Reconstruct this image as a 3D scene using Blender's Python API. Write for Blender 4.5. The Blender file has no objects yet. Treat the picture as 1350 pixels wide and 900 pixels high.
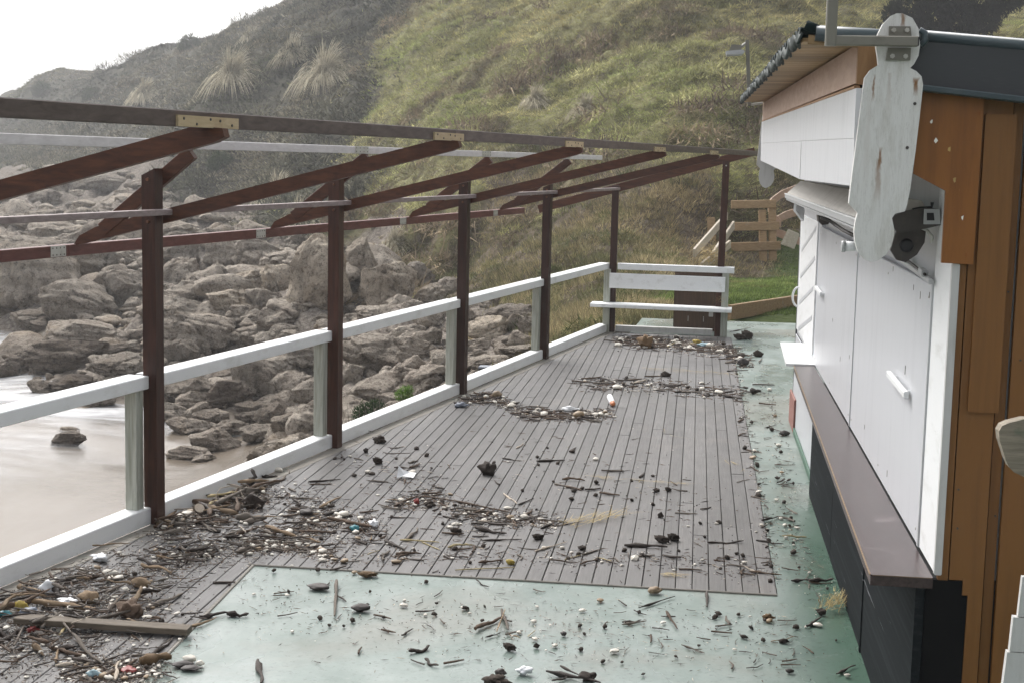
import bpy, bmesh, math, random
import numpy as np
from mathutils import Vector, Matrix, Quaternion, noise as mnoise

random.seed(7)
rng = np.random.default_rng(7)
SC = bpy.context.scene
COL = SC.collection

# ---------------------------------------------------------------- camera
FPX, PITCH, ROLL, YAW, EYE = 1932.66, .123759, .0223138, .12386345, 2.4   # focal length in 1350-px units, radians, metres


def _cam_axes():
    cp, sp = math.cos(PITCH), math.sin(PITCH)
    ca, sa = math.cos(YAW), math.sin(YAW)
    az = lambda v: Vector((ca * v[0] - sa * v[1], sa * v[0] + ca * v[1], v[2]))
    c, s = math.cos(ROLL), math.sin(ROLL)
    r0, u0 = Vector((1, 0, 0)), Vector((0, sp, cp))
    return az(Vector((0, cp, -sp))), az(c * r0 + s * u0), az(-s * r0 + c * u0)


CF, CR, CU = _cam_axes()
CAM = Vector((0, 0, EYE))
cd = bpy.data.cameras.new("camera")
cd.sensor_width = 36
cd.lens = FPX / 1350 * 36
cd.clip_start, cd.clip_end = .1, 9000
cam = bpy.data.objects.new("camera", cd)
COL.objects.link(cam)
cam.matrix_world = Matrix(((CR.x, CU.x, -CF.x, 0), (CR.y, CU.y, -CF.y, 0), (CR.z, CU.z, -CF.z, EYE), (0, 0, 0, 1)))
SC.camera = cam

# ---------------------------------------------------------------- sky, sun, exposure (bright overcast)
SUN_EL, SUN_AZ = math.radians(48), math.radians(-40)      # azimuth from +Y towards +X
w = bpy.data.worlds.new("World")
SC.world = w
w.use_nodes = True
nt = w.node_tree
sky = nt.nodes.new("ShaderNodeTexSky")
sky.sky_type = 'NISHITA'
sky.sun_disc = False
sky.sun_elevation = SUN_EL
sky.sun_rotation = SUN_AZ
sky.air_density, sky.dust_density, sky.ozone_density = 1.0, 6.0, 1.0
hsv = nt.nodes.new("ShaderNodeHueSaturation")
hsv.inputs['Saturation'].default_value = .22
bg = nt.nodes["Background"]
bg.inputs['Strength'].default_value = .15
nt.links.new(sky.outputs[0], hsv.inputs['Color'])
nt.links.new(hsv.outputs[0], bg.inputs['Color'])
sd = bpy.data.lights.new("sun", 'SUN')
sd.energy, sd.angle, sd.color = .5, math.radians(30), (1, .97, .93)
sun = bpy.data.objects.new("sun", sd)
COL.objects.link(sun)
sv = Vector((math.sin(SUN_AZ) * math.cos(SUN_EL), math.cos(SUN_AZ) * math.cos(SUN_EL), math.sin(SUN_EL)))
sun.rotation_euler = sv.to_track_quat('Z', 'Y').to_euler()
SC.view_settings.view_transform = 'Standard'
SC.view_settings.look = 'None'
SC.view_settings.exposure = 1.12
SC.view_settings.gamma = 1


# ---------------------------------------------------------------- measuring helpers: where a line of sight meets a real surface
def sight(x, y):
    return CF * FPX + CR * (x - 675) - CU * (y - 450)


def atz(x, y, z=0.0):
    d = sight(x, y)
    return CAM + d * ((z - EYE) / d.z)


def atx(x, y, X):
    d = sight(x, y)
    return CAM + d * (X / d.x)


def aty(x, y, Y):
    d = sight(x, y)
    return CAM + d * (Y / d.y)


def atd(x, y, D):
    return CAM + sight(x, y) * (D / FPX)


BR = .311833 - YAW                                   # the railing runs this much to the right of the planks
RD = Vector((math.sin(BR), math.cos(BR), 0))         # along the railing
RN = Vector((math.cos(BR), -math.sin(BR), 0))        # across it, towards the hut


def rl(n, s, z=0.0):
    return RN * n + RD * s + Vector((0, 0, z))


# ---------------------------------------------------------------- mesh helpers
class MB:
    def __init__(self):
        self.v, self.f, self.sm = [], [], []

    def poly(self, pts, faces, smooth=False):
        o = len(self.v)
        self.v += [Vector(p) for p in pts]
        for f in faces:
            self.f.append([o + i for i in f])
            self.sm.append(smooth)
        return self

    def box(self, a, b):
        x0, y0, z0 = a
        x1, y1, z1 = b
        return self.beam(((x0 + x1) / 2, y0, (z0 + z1) / 2), ((x0 + x1) / 2, y1, (z0 + z1) / 2), abs(x1 - x0), abs(z1 - z0))

    def beam(self, p0, p1, w, h, up=(0, 0, 1), c=.004, w1=None, h1=None):
        """bar of chamfered section, w across and h along 'up'"""
        p0, p1 = Vector(p0), Vector(p1)
        d = (p1 - p0).normalized()
        up = Vector(up)
        s = d.cross(up)
        if s.length < 1e-5:
            s = d.cross(Vector((0, 1, 0)))
        s.normalize()
        u = s.cross(d).normalized()
        c = min(c, w * .3, h * .3)
        pts = []
        for p, ww, hh in ((p0, w, h), (p1, w1 or w, h1 or h)):
            a, b = ww / 2, hh / 2
            for x, y in ((-a + c, -b), (a - c, -b), (a, -b + c), (a, b - c), (a - c, b), (-a + c, b), (-a, b - c), (-a, -b + c)):
                pts.append(p + s * x + u * y)
        fs = [[i, (i + 1) % 8, 8 + (i + 1) % 8, 8 + i] for i in range(8)]
        fs += [list(range(7, -1, -1)), list(range(8, 16))]
        return self.poly(pts, fs)

    def prism(self, pts, t):
        pts = [Vector(p) for p in pts]
        t = Vector(t)
        n = len(pts)
        return self.poly(pts + [p + t for p in pts], [list(range(n))[::-1], list(range(n, 2 * n))] + [[i, (i + 1) % n, n + (i + 1) % n, n + i] for i in range(n)])

    def tube(self, pts, r, k=8, cap=True, smooth=True):
        pts = [Vector(p) for p in pts]
        n = len(pts)
        rr = r if hasattr(r, '__len__') else [r] * n
        ring = []
        prev = None
        for i, p in enumerate(pts):
            d = (pts[min(i + 1, n - 1)] - pts[max(i - 1, 0)]).normalized()
            if prev is None:
                a = d.orthogonal().normalized()
            else:
                a = (prev - d * prev.dot(d)).normalized()
            prev = a
            b = d.cross(a)
            ring += [p + (a * math.cos(t) + b * math.sin(t)) * rr[i] for t in (2 * math.pi * j / k for j in range(k))]
        fs = []
        for i in range(n - 1):
            for j in range(k):
                fs.append([i * k + j, i * k + (j + 1) % k, (i + 1) * k + (j + 1) % k, (i + 1) * k + j])
        self.poly(ring, fs, smooth)
        if cap:
            o = len(self.v) - n * k
            self.f += [[o + j for j in range(k)][::-1], [o + (n - 1) * k + j for j in range(k)]]
            self.sm += [False, False]
        return self

    def mesh(self, name, m, off=Vector((0, 0, 0))):
        me = bpy.data.meshes.new(name)
        me.from_pydata([tuple(v - off) for v in self.v], [], self.f)
        me.polygons.foreach_set('use_smooth', self.sm)
        if m:
            me.materials.append(m)
        bm = bmesh.new()
        bm.from_mesh(me)
        bmesh.ops.recalc_face_normals(bm, faces=bm.faces)
        bm.to_mesh(me)
        bm.free()
        return me

    def build(self, name, m, parent=None, loc=None):
        if parent is not None:
            off = Vector(parent.matrix_basis.translation) if not parent.parent else wloc(parent)
            if loc is not None:
                off = off
        else:
            off = Vector(loc) if loc is not None else Vector((sum(v.x for v in self.v) / len(self.v), sum(v.y for v in self.v) / len(self.v), min(v.z for v in self.v)))
        o = bpy.data.objects.new(name, self.mesh(name, m, off))
        COL.objects.link(o)
        if parent is not None:
            o.parent = parent
        else:
            o.location = off
        return o


def wloc(o):
    p = Vector(o.location)
    while o.parent:
        o = o.parent
        p += Vector(o.location)
    return p


def tag(o, label=None, cat=None, group=None, kind=None):
    if label:
        o['label'] = label
    if cat:
        o['category'] = cat
    if group:
        o['group'] = group
    if kind:
        o['kind'] = kind
    return o


def thing(name, loc, label=None, cat=None, group=None, kind=None):
    o = bpy.data.objects.new(name, None)
    o.empty_display_size = .2
    COL.objects.link(o)
    o.location = loc
    return tag(o, label, cat, group, kind)


def inst(name, me, loc, rot=(0, 0, 0), scale=(1, 1, 1), parent=None):
    o = bpy.data.objects.new(name, me)
    COL.objects.link(o)
    o.location, o.rotation_euler, o.scale = loc, rot, scale
    if parent:
        o.parent = parent
    return o


# ---------------------------------------------------------------- materials
class NT:
    def __init__(self, name):
        self.m = bpy.data.materials.new(name)
        self.m.use_nodes = True
        self.t = self.m.node_tree
        self.p = self.t.nodes["Principled BSDF"]

    def n(self, typ, **k):
        nd = self.t.nodes.new(typ)
        for a, b in k.items():
            setattr(nd, a, b)
        return nd

    def l(self, a, b):
        self.t.links.new(a, b)

    def coord(self, scale=(1, 1, 1), world=False, rot=(0, 0, 0)):
        mp = self.n("ShaderNodeMapping")
        mp.inputs['Scale'].default_value = scale
        mp.inputs['Rotation'].default_value = rot
        if world:
            self.l(self.n("ShaderNodeNewGeometry").outputs['Position'], mp.inputs[0])
        else:
            self.l(self.n("ShaderNodeTexCoord").outputs['Object'], mp.inputs[0])
        return mp.outputs[0]

    def noise(self, vec, scale, detail=4, rough=.55, dist=0.0):
        nd = self.n("ShaderNodeTexNoise")
        nd.inputs['Scale'].default_value = scale
        nd.inputs['Detail'].default_value = detail
        nd.inputs['Roughness'].default_value = rough
        nd.inputs['Distortion'].default_value = dist
        self.l(vec, nd.inputs['Vector'])
        return nd.outputs[0]

    def ramp(self, fac, stops):
        nd = self.n("ShaderNodeValToRGB")
        el = nd.color_ramp.elements
        while len(el) > 1:
            el.remove(el[0])
        for i, (p, c) in enumerate(stops):
            e = el[0] if i == 0 else el.new(p)
            e.position = p
            if not hasattr(c, '__len__'):
                c = (c, c, c)
            e.color = (*c, 1)
        self.l(fac, nd.inputs[0])
        return nd.outputs[0]

    def mix(self, fac, a, b, mode='MIX'):
        nd = self.n("ShaderNodeMix", data_type='RGBA', blend_type=mode)
        for s, v in ((0, fac), (6, a), (7, b)):
            if hasattr(v, 'is_linked'):
                self.l(v, nd.inputs[s])
            elif s == 0:
                nd.inputs[0].default_value = v
            else:
                nd.inputs[s].default_value = (*v, 1) if len(v) == 3 else v
        return nd.outputs[2]

    def math(self, op, a, b=0.0, clamp=False):
        nd = self.n("ShaderNodeMath", operation=op, use_clamp=clamp)
        for i, v in ((0, a), (1, b)):
            if hasattr(v, 'is_linked'):
                self.l(v, nd.inputs[i])
            else:
                nd.inputs[i].default_value = v
        return nd.outputs[0]

    def bump(self, h, strength=.3, dist=.01, prev=None):
        nd = self.n("ShaderNodeBump")
        nd.inputs['Strength'].default_value = strength
        nd.inputs['Distance'].default_value = dist
        self.l(h, nd.inputs['Height'])
        if prev is not None:
            self.l(prev, nd.inputs['Normal'])
        return nd.outputs[0]

    def rand(self):
        return self.n("ShaderNodeObjectInfo").outputs['Random']

    def set(self, color=None, rough=None, normal=None, spec=None, metal=None):
        for k, v in (('Base Color', color), ('Roughness', rough), ('Normal', normal), ('Specular IOR Level', spec), ('Metallic', metal)):
            if v is None:
                continue
            if hasattr(v, 'is_linked'):
                self.l(v, self.p.inputs[k])
            elif hasattr(v, '__len__'):
                self.p.inputs[k].default_value = (*v, 1)
            else:
                self.p.inputs[k].default_value = v
        return self.m


def wood(name, c0, c1, stretch=(8, 8, .7), rough=.6, bump=.25, var=.25, scale=6, spec=.3, world=False, blotch=None):
    k = NT(name)
    g = k.noise(k.coord(stretch, world), scale, 6, .62, .6)
    col = k.ramp(g, [(.3, c0), (.7, c1)])
    if blotch:
        b = k.noise(k.coord((1, 1, 1), world), blotch[1], 4, .6)
        col = k.mix(k.ramp(b, [(blotch[2], 0), (blotch[2] + .12, 1)]), col, blotch[0])
    v = k.ramp(k.rand(), [(0, 1 - var), (1, 1 + var)])
    col = k.mix(1.0, col, v, 'MULTIPLY')
    return k.set(col, rough, k.bump(g, bump, .004), spec)


def paint(name, c, dirt, rough=.45, amount=.55, scale=5, bump=.12, stretch=(1, 1, 1), flake=None, spec=.4):
    k = NT(name)
    cv = k.coord(stretch)
    a = k.noise(cv, scale, 6, .65)
    f = k.noise(cv, scale * 9, 4, .6)
    col = k.mix(k.math('MULTIPLY', k.ramp(a, [(amount, 0), (amount + .25, 1)]), .75), c, dirt)
    col = k.mix(k.math('MULTIPLY', k.ramp(f, [(.6, 0), (.75, 1)]), .25), col, dirt)
    nrm = k.bump(f, bump, .003)
    if flake:
        fl = k.noise(cv, flake[1], 5, .7)
        fm = k.ramp(fl, [(flake[2], 0), (flake[2] + .02, 1)])
        col = k.mix(fm, col, flake[0])
        nrm = k.bump(fm, .4, -.002, nrm)
    return k.set(col, rough, nrm, spec)


M = {}
M['stain'] = wood('brown_stained_wood', (.024, .0095, .0065), (.064, .024, .014), rough=.5, var=.28, scale=5)
M['stain_grey'] = wood('weathered_purlin_wood', (.16, .12, .115), (.30, .25, .24), stretch=(6, 1, 6), rough=.55, var=.12)
M['stain_pale'] = wood('sun_bleached_purlin_wood', (.50, .47, .47), (.66, .63, .63), stretch=(6, 1, 6), rough=.5, var=.08)
M['stain_red'] = wood('faded_red_brown_wood', (.075, .026, .021), (.15, .06, .05), stretch=(6, 1, 6), rough=.55, var=.15)
M['stain_x'] = wood('brown_stained_rafter_wood', (.034, .012, .007), (.095, .036, .018), stretch=(.7, 8, 8), rough=.5, var=.28, scale=5)
M['stain_beam'] = wood('grey_brown_beam_wood', (.062, .045, .039), (.135, .102, .090), stretch=(6, 1, 6), rough=.55, var=.12)
M['raw'] = wood('fresh_pine', (.38, .29, .17), (.50, .39, .25), stretch=(9, 1, 9), rough=.6, var=.1)
M['white'] = paint('white_paint', (.74, .75, .75), (.50, .50, .47), rough=.42, amount=.53, stretch=(2, .6, 2), flake=((.27, .25, .21), 16, .715))
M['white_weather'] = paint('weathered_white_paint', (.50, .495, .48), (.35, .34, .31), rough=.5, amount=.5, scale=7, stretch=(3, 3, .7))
M['panel'] = paint('white_shutter_paint', (.55, .562, .585), (.46, .47, .49), rough=.3, amount=.5, scale=3, stretch=(3, 3, .4), flake=((.30, .29, .27), 26, .735))
M['galv'] = paint('galvanised_steel', (.45, .44, .40), (.25, .23, .19), rough=.45, scale=14, amount=.5)
M['grey_post'] = wood('greenish_grey_wood', (.24, .25, .20), (.44, .45, .40), stretch=(9, 9, .6), rough=.6, var=.1)
M['steel'] = paint('grey_painted_steel', (.185, .175, .145), (.11, .10, .08), rough=.45, scale=9)
M['orange'] = paint('ochre_wood_stain', (.245, .092, .017), (.155, .052, .010), rough=.45, amount=.45, scale=4, stretch=(5, 5, .5), flake=((.42, .26, .09), 11, .70))
M['orange_dark'] = paint('brown_ochre_board_stain', (.195, .085, .021), (.135, .056, .014), rough=.5, amount=.48, scale=4, stretch=(6, 6, .4))
M['orange_side'] = M['orange_dark']
M['ply'] = wood('pinkish_plywood', (.36, .24, .17), (.47, .33, .25), stretch=(2, 1, 5), rough=.6, var=.06, scale=5, bump=.08)
M['ply_end'] = wood('plywood_edge', (.24, .13, .06), (.36, .21, .10), stretch=(4, 4, 1), rough=.6, var=.06)
M['soffit'] = wood('tan_soffit_board', (.27, .17, .08), (.42, .28, .15), stretch=(1, 9, 9), rough=.6, var=.28)
M['roof'] = paint('green_black_roof_sheet', (.008, .016, .016), (.020, .030, .028), spec=.04, rough=.6, scale=8, amount=.55)
M['flash'] = paint('dark_green_steel_flashing', (.045, .064, .072), (.10, .12, .115), rough=.30, scale=5, amount=.5, stretch=(1, 4, 4))
M['verge'] = paint('dark_grey_painted_board', (.045, .048, .052), (.085, .085, .085), rough=.5, scale=5, amount=.55, stretch=(.6, 3, 3), flake=((.6, .6, .6), 30, .78))
M['black'] = paint('black_wall_paint', (.013, .0155, .017), (.036, .040, .043), rough=.7, scale=5, amount=.5, stretch=(4, .14, 9), flake=((.20, .20, .21), 3.5, .655), spec=.03)
M['loose'] = wood('weathered_loose_plank', (.075, .060, .044), (.17, .14, .105), stretch=(1, 10, 10), rough=.7, var=.05)
M['rail_end'] = wood('silvered_brown_timber', (.13, .11, .082), (.27, .235, .18), stretch=(1, 12, 12), rough=.7, var=.05, blotch=((.10, .12, .085), 9, .6))
M['black_front'] = paint('matt_black_paint', (.007, .007, .0075), (.014, .014, .014), rough=.7, scale=6, flake=((.4, .4, .4), 40, .80), spec=.1)
M['counter'] = wood('dark_varnished_wood', (.026, .014, .0135), (.058, .034, .033), stretch=(7, .5, 7), rough=.25, var=.05, spec=.5, blotch=((.10, .075, .075), 5, .62))
M['dark_metal'] = paint('dark_greasy_metal', (.055, .048, .043), (.12, .10, .085), rough=.45, scale=25)
M['rubber'] = paint('black_rubber', (.018, .018, .02), (.04, .04, .04), rough=.6)
M['awning'] = paint('cream_awning_cover', (.50, .475, .43), (.35, .32, .28), rough=.55, scale=6, amount=.47, stretch=(2, 2, 2))
M['alu'] = paint('dull_aluminium', (.45, .46, .46), (.25, .25, .25), rough=.4, scale=12, stretch=(6, .5, 6))
M['rust'] = paint('rust_stain', (.24, .085, .02), (.38, .20, .08), rough=.8, scale=20)
M['pipe'] = paint('dark_drainpipe', (.035, .038, .045), (.07, .07, .08), rough=.4)
M['brick_red'] = paint('worn_red_paint', (.23, .10, .08), (.36, .25, .22), rough=.7, scale=10)
M['cabinet'] = wood('dark_brown_plank', (.055, .032, .020), (.10, .058, .036), stretch=(8, 8, .6), rough=.55, var=.12)
M['timber'] = wood('weathered_landscape_timber', (.20, .125, .062), (.36, .25, .14), stretch=(1, 8, 8), rough=.75, var=.2, blotch=((.30, .29, .25), 2.5, .58))
M['timber_pale'] = wood('bleached_timber', (.36, .31, .24), (.52, .47, .39), stretch=(5, 5, 5), rough=.75, var=.15)
M['sill_wood'] = wood('silvered_timber', (.14, .128, .11), (.26, .245, .215), stretch=(1, 10, 10), rough=.7, blotch=((.11, .13, .10), 4, .6))


def plank_material():
    k = NT('weathered_decking')
    g = k.noise(k.coord((22, .8, 22), True), 4, 6, .65, .4)
    big = k.noise(k.coord((1, .55, 1), True), .8, 5, .6)
    col = k.ramp(g, [(.28, (.074, .071, .069)), (.72, (.152, .146, .141))])
    v = k.ramp(k.rand(), [(0, .84), (1, 1.14)])
    col = k.mix(1.0, col, v, 'MULTIPLY')
    col = k.mix(k.math('MULTIPLY', k.ramp(big, [(.44, 0), (.62, 1)]), .5), col, (.078, .073, .070))          # damp boards
    sp = k.noise(k.coord((1, 1, 1), True), 60, 3, .7)
    col = k.mix(k.math('MULTIPLY', k.ramp(sp, [(.62, 0), (.72, 1)]), .5), col, (.045, .038, .032))            # grit
    sand = k.noise(k.coord((1, 1, 1), True), 1.7, 6, .7)
    col = k.mix(k.math('MULTIPLY', k.ramp(sand, [(.56, 0), (.72, 1)]), .35), col, (.20, .18, .155))
    wv = k.n("ShaderNodeTexWave", wave_type='BANDS', bands_direction='X')
    wv.inputs['Scale'].default_value = 42
    wv.inputs['Distortion'].default_value = .4
    k.l(k.coord((1, 1, 1), True), wv.inputs[0])
    nrm = k.bump(g, .25, .003, k.bump(wv.outputs[0], .14, .003))
    rough = k.ramp(big, [(.40, .62), (.64, .36)])
    return k.set(col, rough, nrm, .4)


M['plank'] = plank_material()


def concrete_material():
    k = NT('worn_green_concrete_paint')
    c = k.coord((1, 1, 1), True)
    big = k.noise(c, .55, 6, .62, .5)
    mid = k.noise(k.coord((1, .8, 1), True), 2.6, 7, .68, .4)
    fine = k.noise(c, 34, 4, .7)
    col = k.ramp(mid, [(.30, (.115, .158, .138)), (.50, (.170, .212, .192)), (.70, (.225, .262, .245))])
    pos = k.n("ShaderNodeSeparateXYZ")
    k.l(k.n("ShaderNodeNewGeometry").outputs['Position'], pos.inputs[0])
    edge = k.math('ADD', pos.outputs[0], k.math('MULTIPLY', mid, .5))
    strip = k.n("ShaderNodeMapRange")
    strip.inputs[1].default_value, strip.inputs[2].default_value = .72, 1.08
    k.l(edge, strip.inputs[0])
    near = k.n("ShaderNodeMapRange")                                                    # darker green beside the hut wall, fading out further along
    near.inputs[1].default_value, near.inputs[2].default_value = 12.5, 9.5
    k.l(pos.outputs[1], near.inputs[0])
    col = k.mix(k.math('MULTIPLY', k.math('MULTIPLY', strip.outputs[0], near.outputs[0]), .85), col, (.045, .098, .066))
    col = k.mix(k.math('MULTIPLY', k.ramp(big, [(.52, 0), (.64, 1)]), .42), col, (.185, .15, .118))          # sandy film
    wear = k.noise(c, 5.0, 8, .72, .8)
    col = k.mix(k.math('MULTIPLY', k.ramp(wear, [(.60, 0), (.68, 1)]), .5), col, (.24, .265, .245))
    col = k.mix(k.math('MULTIPLY', k.ramp(fine, [(.56, 0), (.70, 1)]), .6), col, (.06, .072, .062))
    wet = k.noise(k.coord((1, .5, 1), True), .9, 5, .6)
    rough = k.ramp(wet, [(.36, .14), (.50, .30), (.62, .5)])
    nrm = k.bump(fine, .12, .004, k.bump(wear, .15, .006))
    return k.set(col, rough, nrm, .5)


M['concrete'] = concrete_material()
k = NT('under_deck_shade')
M['void'] = k.set((.012, .011, .010), .9)  # near-black colour stands in for the shade below the planks
k = NT('sea_wall_concrete')
M['seawall'] = k.set(k.ramp(k.noise(k.coord((1, 1, 1), True), 3, 6, .7), [(.3, (.16, .15, .13)), (.7, (.30, .28, .25))]), .85)


def plain(name, c, c2=None, rough=.6, scale=30, var=.2, bump=.3, dist=.004, spec=.35):
    k = NT(name)
    g = k.noise(k.coord(), scale, 4, .6)
    col = k.ramp(g, [(.3, c), (.7, c2 or c)])
    col = k.mix(1.0, col, k.ramp(k.rand(), [(0, 1 - var), (1, 1 + var)]), 'MULTIPLY')
    return k.set(col, rough, k.bump(g, bump, dist), spec)


def stickmat(name, c0, c1, rough=.75):
    k = NT(name)
    g = k.noise(k.coord((1.2, 30, 30)), 4, 6, .7, .5)
    col = k.mix(1.0, k.ramp(g, [(.3, c0), (.7, c1)]), k.ramp(k.rand(), [(0, .75), (1, 1.25)]), 'MULTIPLY')
    return k.set(col, rough, k.bump(g, .5, .02), .3)


M['st_dark'] = stickmat('dark_wet_driftwood', (.021, .015, .012), (.062, .045, .035), .55)
M['st_brown'] = stickmat('brown_driftwood', (.060, .038, .025), (.150, .100, .068))
M['st_grey'] = stickmat('grey_driftwood', (.10, .082, .066), (.235, .20, .165))
M['st_tan'] = stickmat('tan_driftwood', (.17, .115, .068), (.34, .25, .16))
M['st_pale'] = stickmat('pale_driftwood', (.36, .30, .23), (.54, .47, .39))
M['straw'] = stickmat('dry_straw', (.30, .24, .12), (.50, .42, .24))
M['shell'] = plain('white_shell_stone', (.70, .67, .60), (.56, .51, .43), .5, 25, .14)
M['pebble_tan'] = plain('tan_pebble', (.30, .23, .15), (.20, .14, .085), .5, 25, .2)
M['clod'] = plain('dark_mud_clod', (.030, .023, .018), (.068, .052, .041), .85, 40, .3, .8)
M['slate'] = plain('dark_flat_stone', (.038, .032, .029), (.065, .055, .05), .55, 15, .2)
M['plastic_white'] = plain('white_plastic', (.80, .81, .82), (.70, .71, .72), .35, 10, .05, .15)
M['plastic_teal'] = plain('teal_plastic', (.03, .16, .19), (.05, .22, .25), .35, 10, .1, .1)
M['plastic_red'] = plain('red_plastic', (.24, .028, .024), (.17, .03, .026), .4, 10, .1, .1)
M['plastic_orange'] = plain('orange_plastic', (.62, .22, .08), (.55, .2, .1), .4, 10, .1, .1)
M['plastic_yellow'] = plain('yellow_plastic', (.42, .31, .06), (.36, .27, .07), .4, 10, .1, .1)
M['plastic_blue'] = plain('pale_blue_plastic', (.24, .36, .40), (.34, .44, .47), .4, 10, .1, .1)
M['plastic_grey'] = plain('blue_grey_plastic', (.16, .18, .22), (.22, .24, .28), .4, 10, .1, .1)
M['husk'] = stickmat('fibrous_brown_husk', (.085, .05, .022), (.20, .13, .07))

M['void_black'] = paint('old_black_paint', (.018, .019, .02), (.04, .04, .04), rough=.6)
M['green_edge'] = paint('green_floor_paint_on_plinth', (.05, .115, .078), (.16, .21, .18), rough=.6, scale=8)
M['galv_white'] = paint('greyed_white_strip', (.50, .51, .52), (.33, .33, .32), rough=.45, scale=9, stretch=(3, 1, 1))
M['white_brush'] = paint('brushed_white_paint', (.58, .59, .605), (.44, .45, .465), rough=.38, amount=.5, scale=4, stretch=(3, 3, .5), bump=.35, flake=((.74, .74, .76), 22, .66))
M['eave_chip'] = paint('chipped_grey_eave_metal', (.020, .030, .027), (.22, .23, .20), rough=.7, scale=22, amount=.58)
M['flake_white'] = plain('flaked_white_paint', (.80, .78, .72))
M['flake_pale'] = plain('flaked_pale_wood', (.50, .34, .12))

M['copper_bolt'] = plain('dull_copper_bolt', (.16, .065, .03), (.08, .035, .02), .5, 60)


def corbel_material():
    """off-white paint with rust runs below the old fixings (places are in metres on the board itself)"""
    k = NT('rust_streaked_white_paint')
    c = k.coord((3, 3, .7))
    a = k.noise(c, 7, 6, .65)
    col = k.mix(k.math('MULTIPLY', k.ramp(a, [(.48, 0), (.70, 1)]), .7), (.66, .655, .63), (.47, .455, .41))
    f = k.noise(k.coord(), 60, 4, .7)
    pos = k.n("ShaderNodeSeparateXYZ")
    k.l(k.n("ShaderNodeNewGeometry").outputs['Position'], pos.inputs[0])
    n = k.math('MULTIPLY', k.math('SUBTRACT', k.noise(k.coord((1, 1, .35)), 45, 5, .7), .5), .03)
    px = k.math('ADD', pos.outputs[0], n)
    for (x, z, w_, up, dn, st_) in [(.703, 2.935, .010, .02, .045, .9), (.612, 2.700, .005, .03, .07, .9), (.762, 2.705, .010, .015, .05, 1.0), (.650, 2.435, .008, .035, .05, 1.0), (.645, 2.39, .011, .04, .12, .6), (.668, 2.735, .007, .0, .14, .25), (.60, 2.58, .012, .1, .3, .12)]:
        dx = k.math('ABSOLUTE', k.math('DIVIDE', k.math('SUBTRACT', px, x), w_))
        dz = k.math('SUBTRACT', pos.outputs[2], z)
        dz = k.math('MAXIMUM', k.math('DIVIDE', dz, up + .004), k.math('DIVIDE', dz, -dn))
        m_ = k.math('SUBTRACT', 1.0, k.math('MAXIMUM', dx, dz), True)
        m_ = k.math('MULTIPLY', k.ramp(m_, [(0, 0), (.5, .75), (.9, 1)]), st_)
        col = k.mix(m_, col, (.20, .085, .022))
    ck = k.noise(k.coord((6, 6, .5)), 9, 6, .7, .5)
    col = k.mix(k.math('MULTIPLY', k.ramp(ck, [(.485, 0), (.497, 1), (.512, 0)]), .35), col, (.20, .18, .15))
    return k.set(col, .5, k.bump(f, .2, .003, k.bump(ck, .2, .003)), .35)


M['corbel'] = corbel_material()

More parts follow.
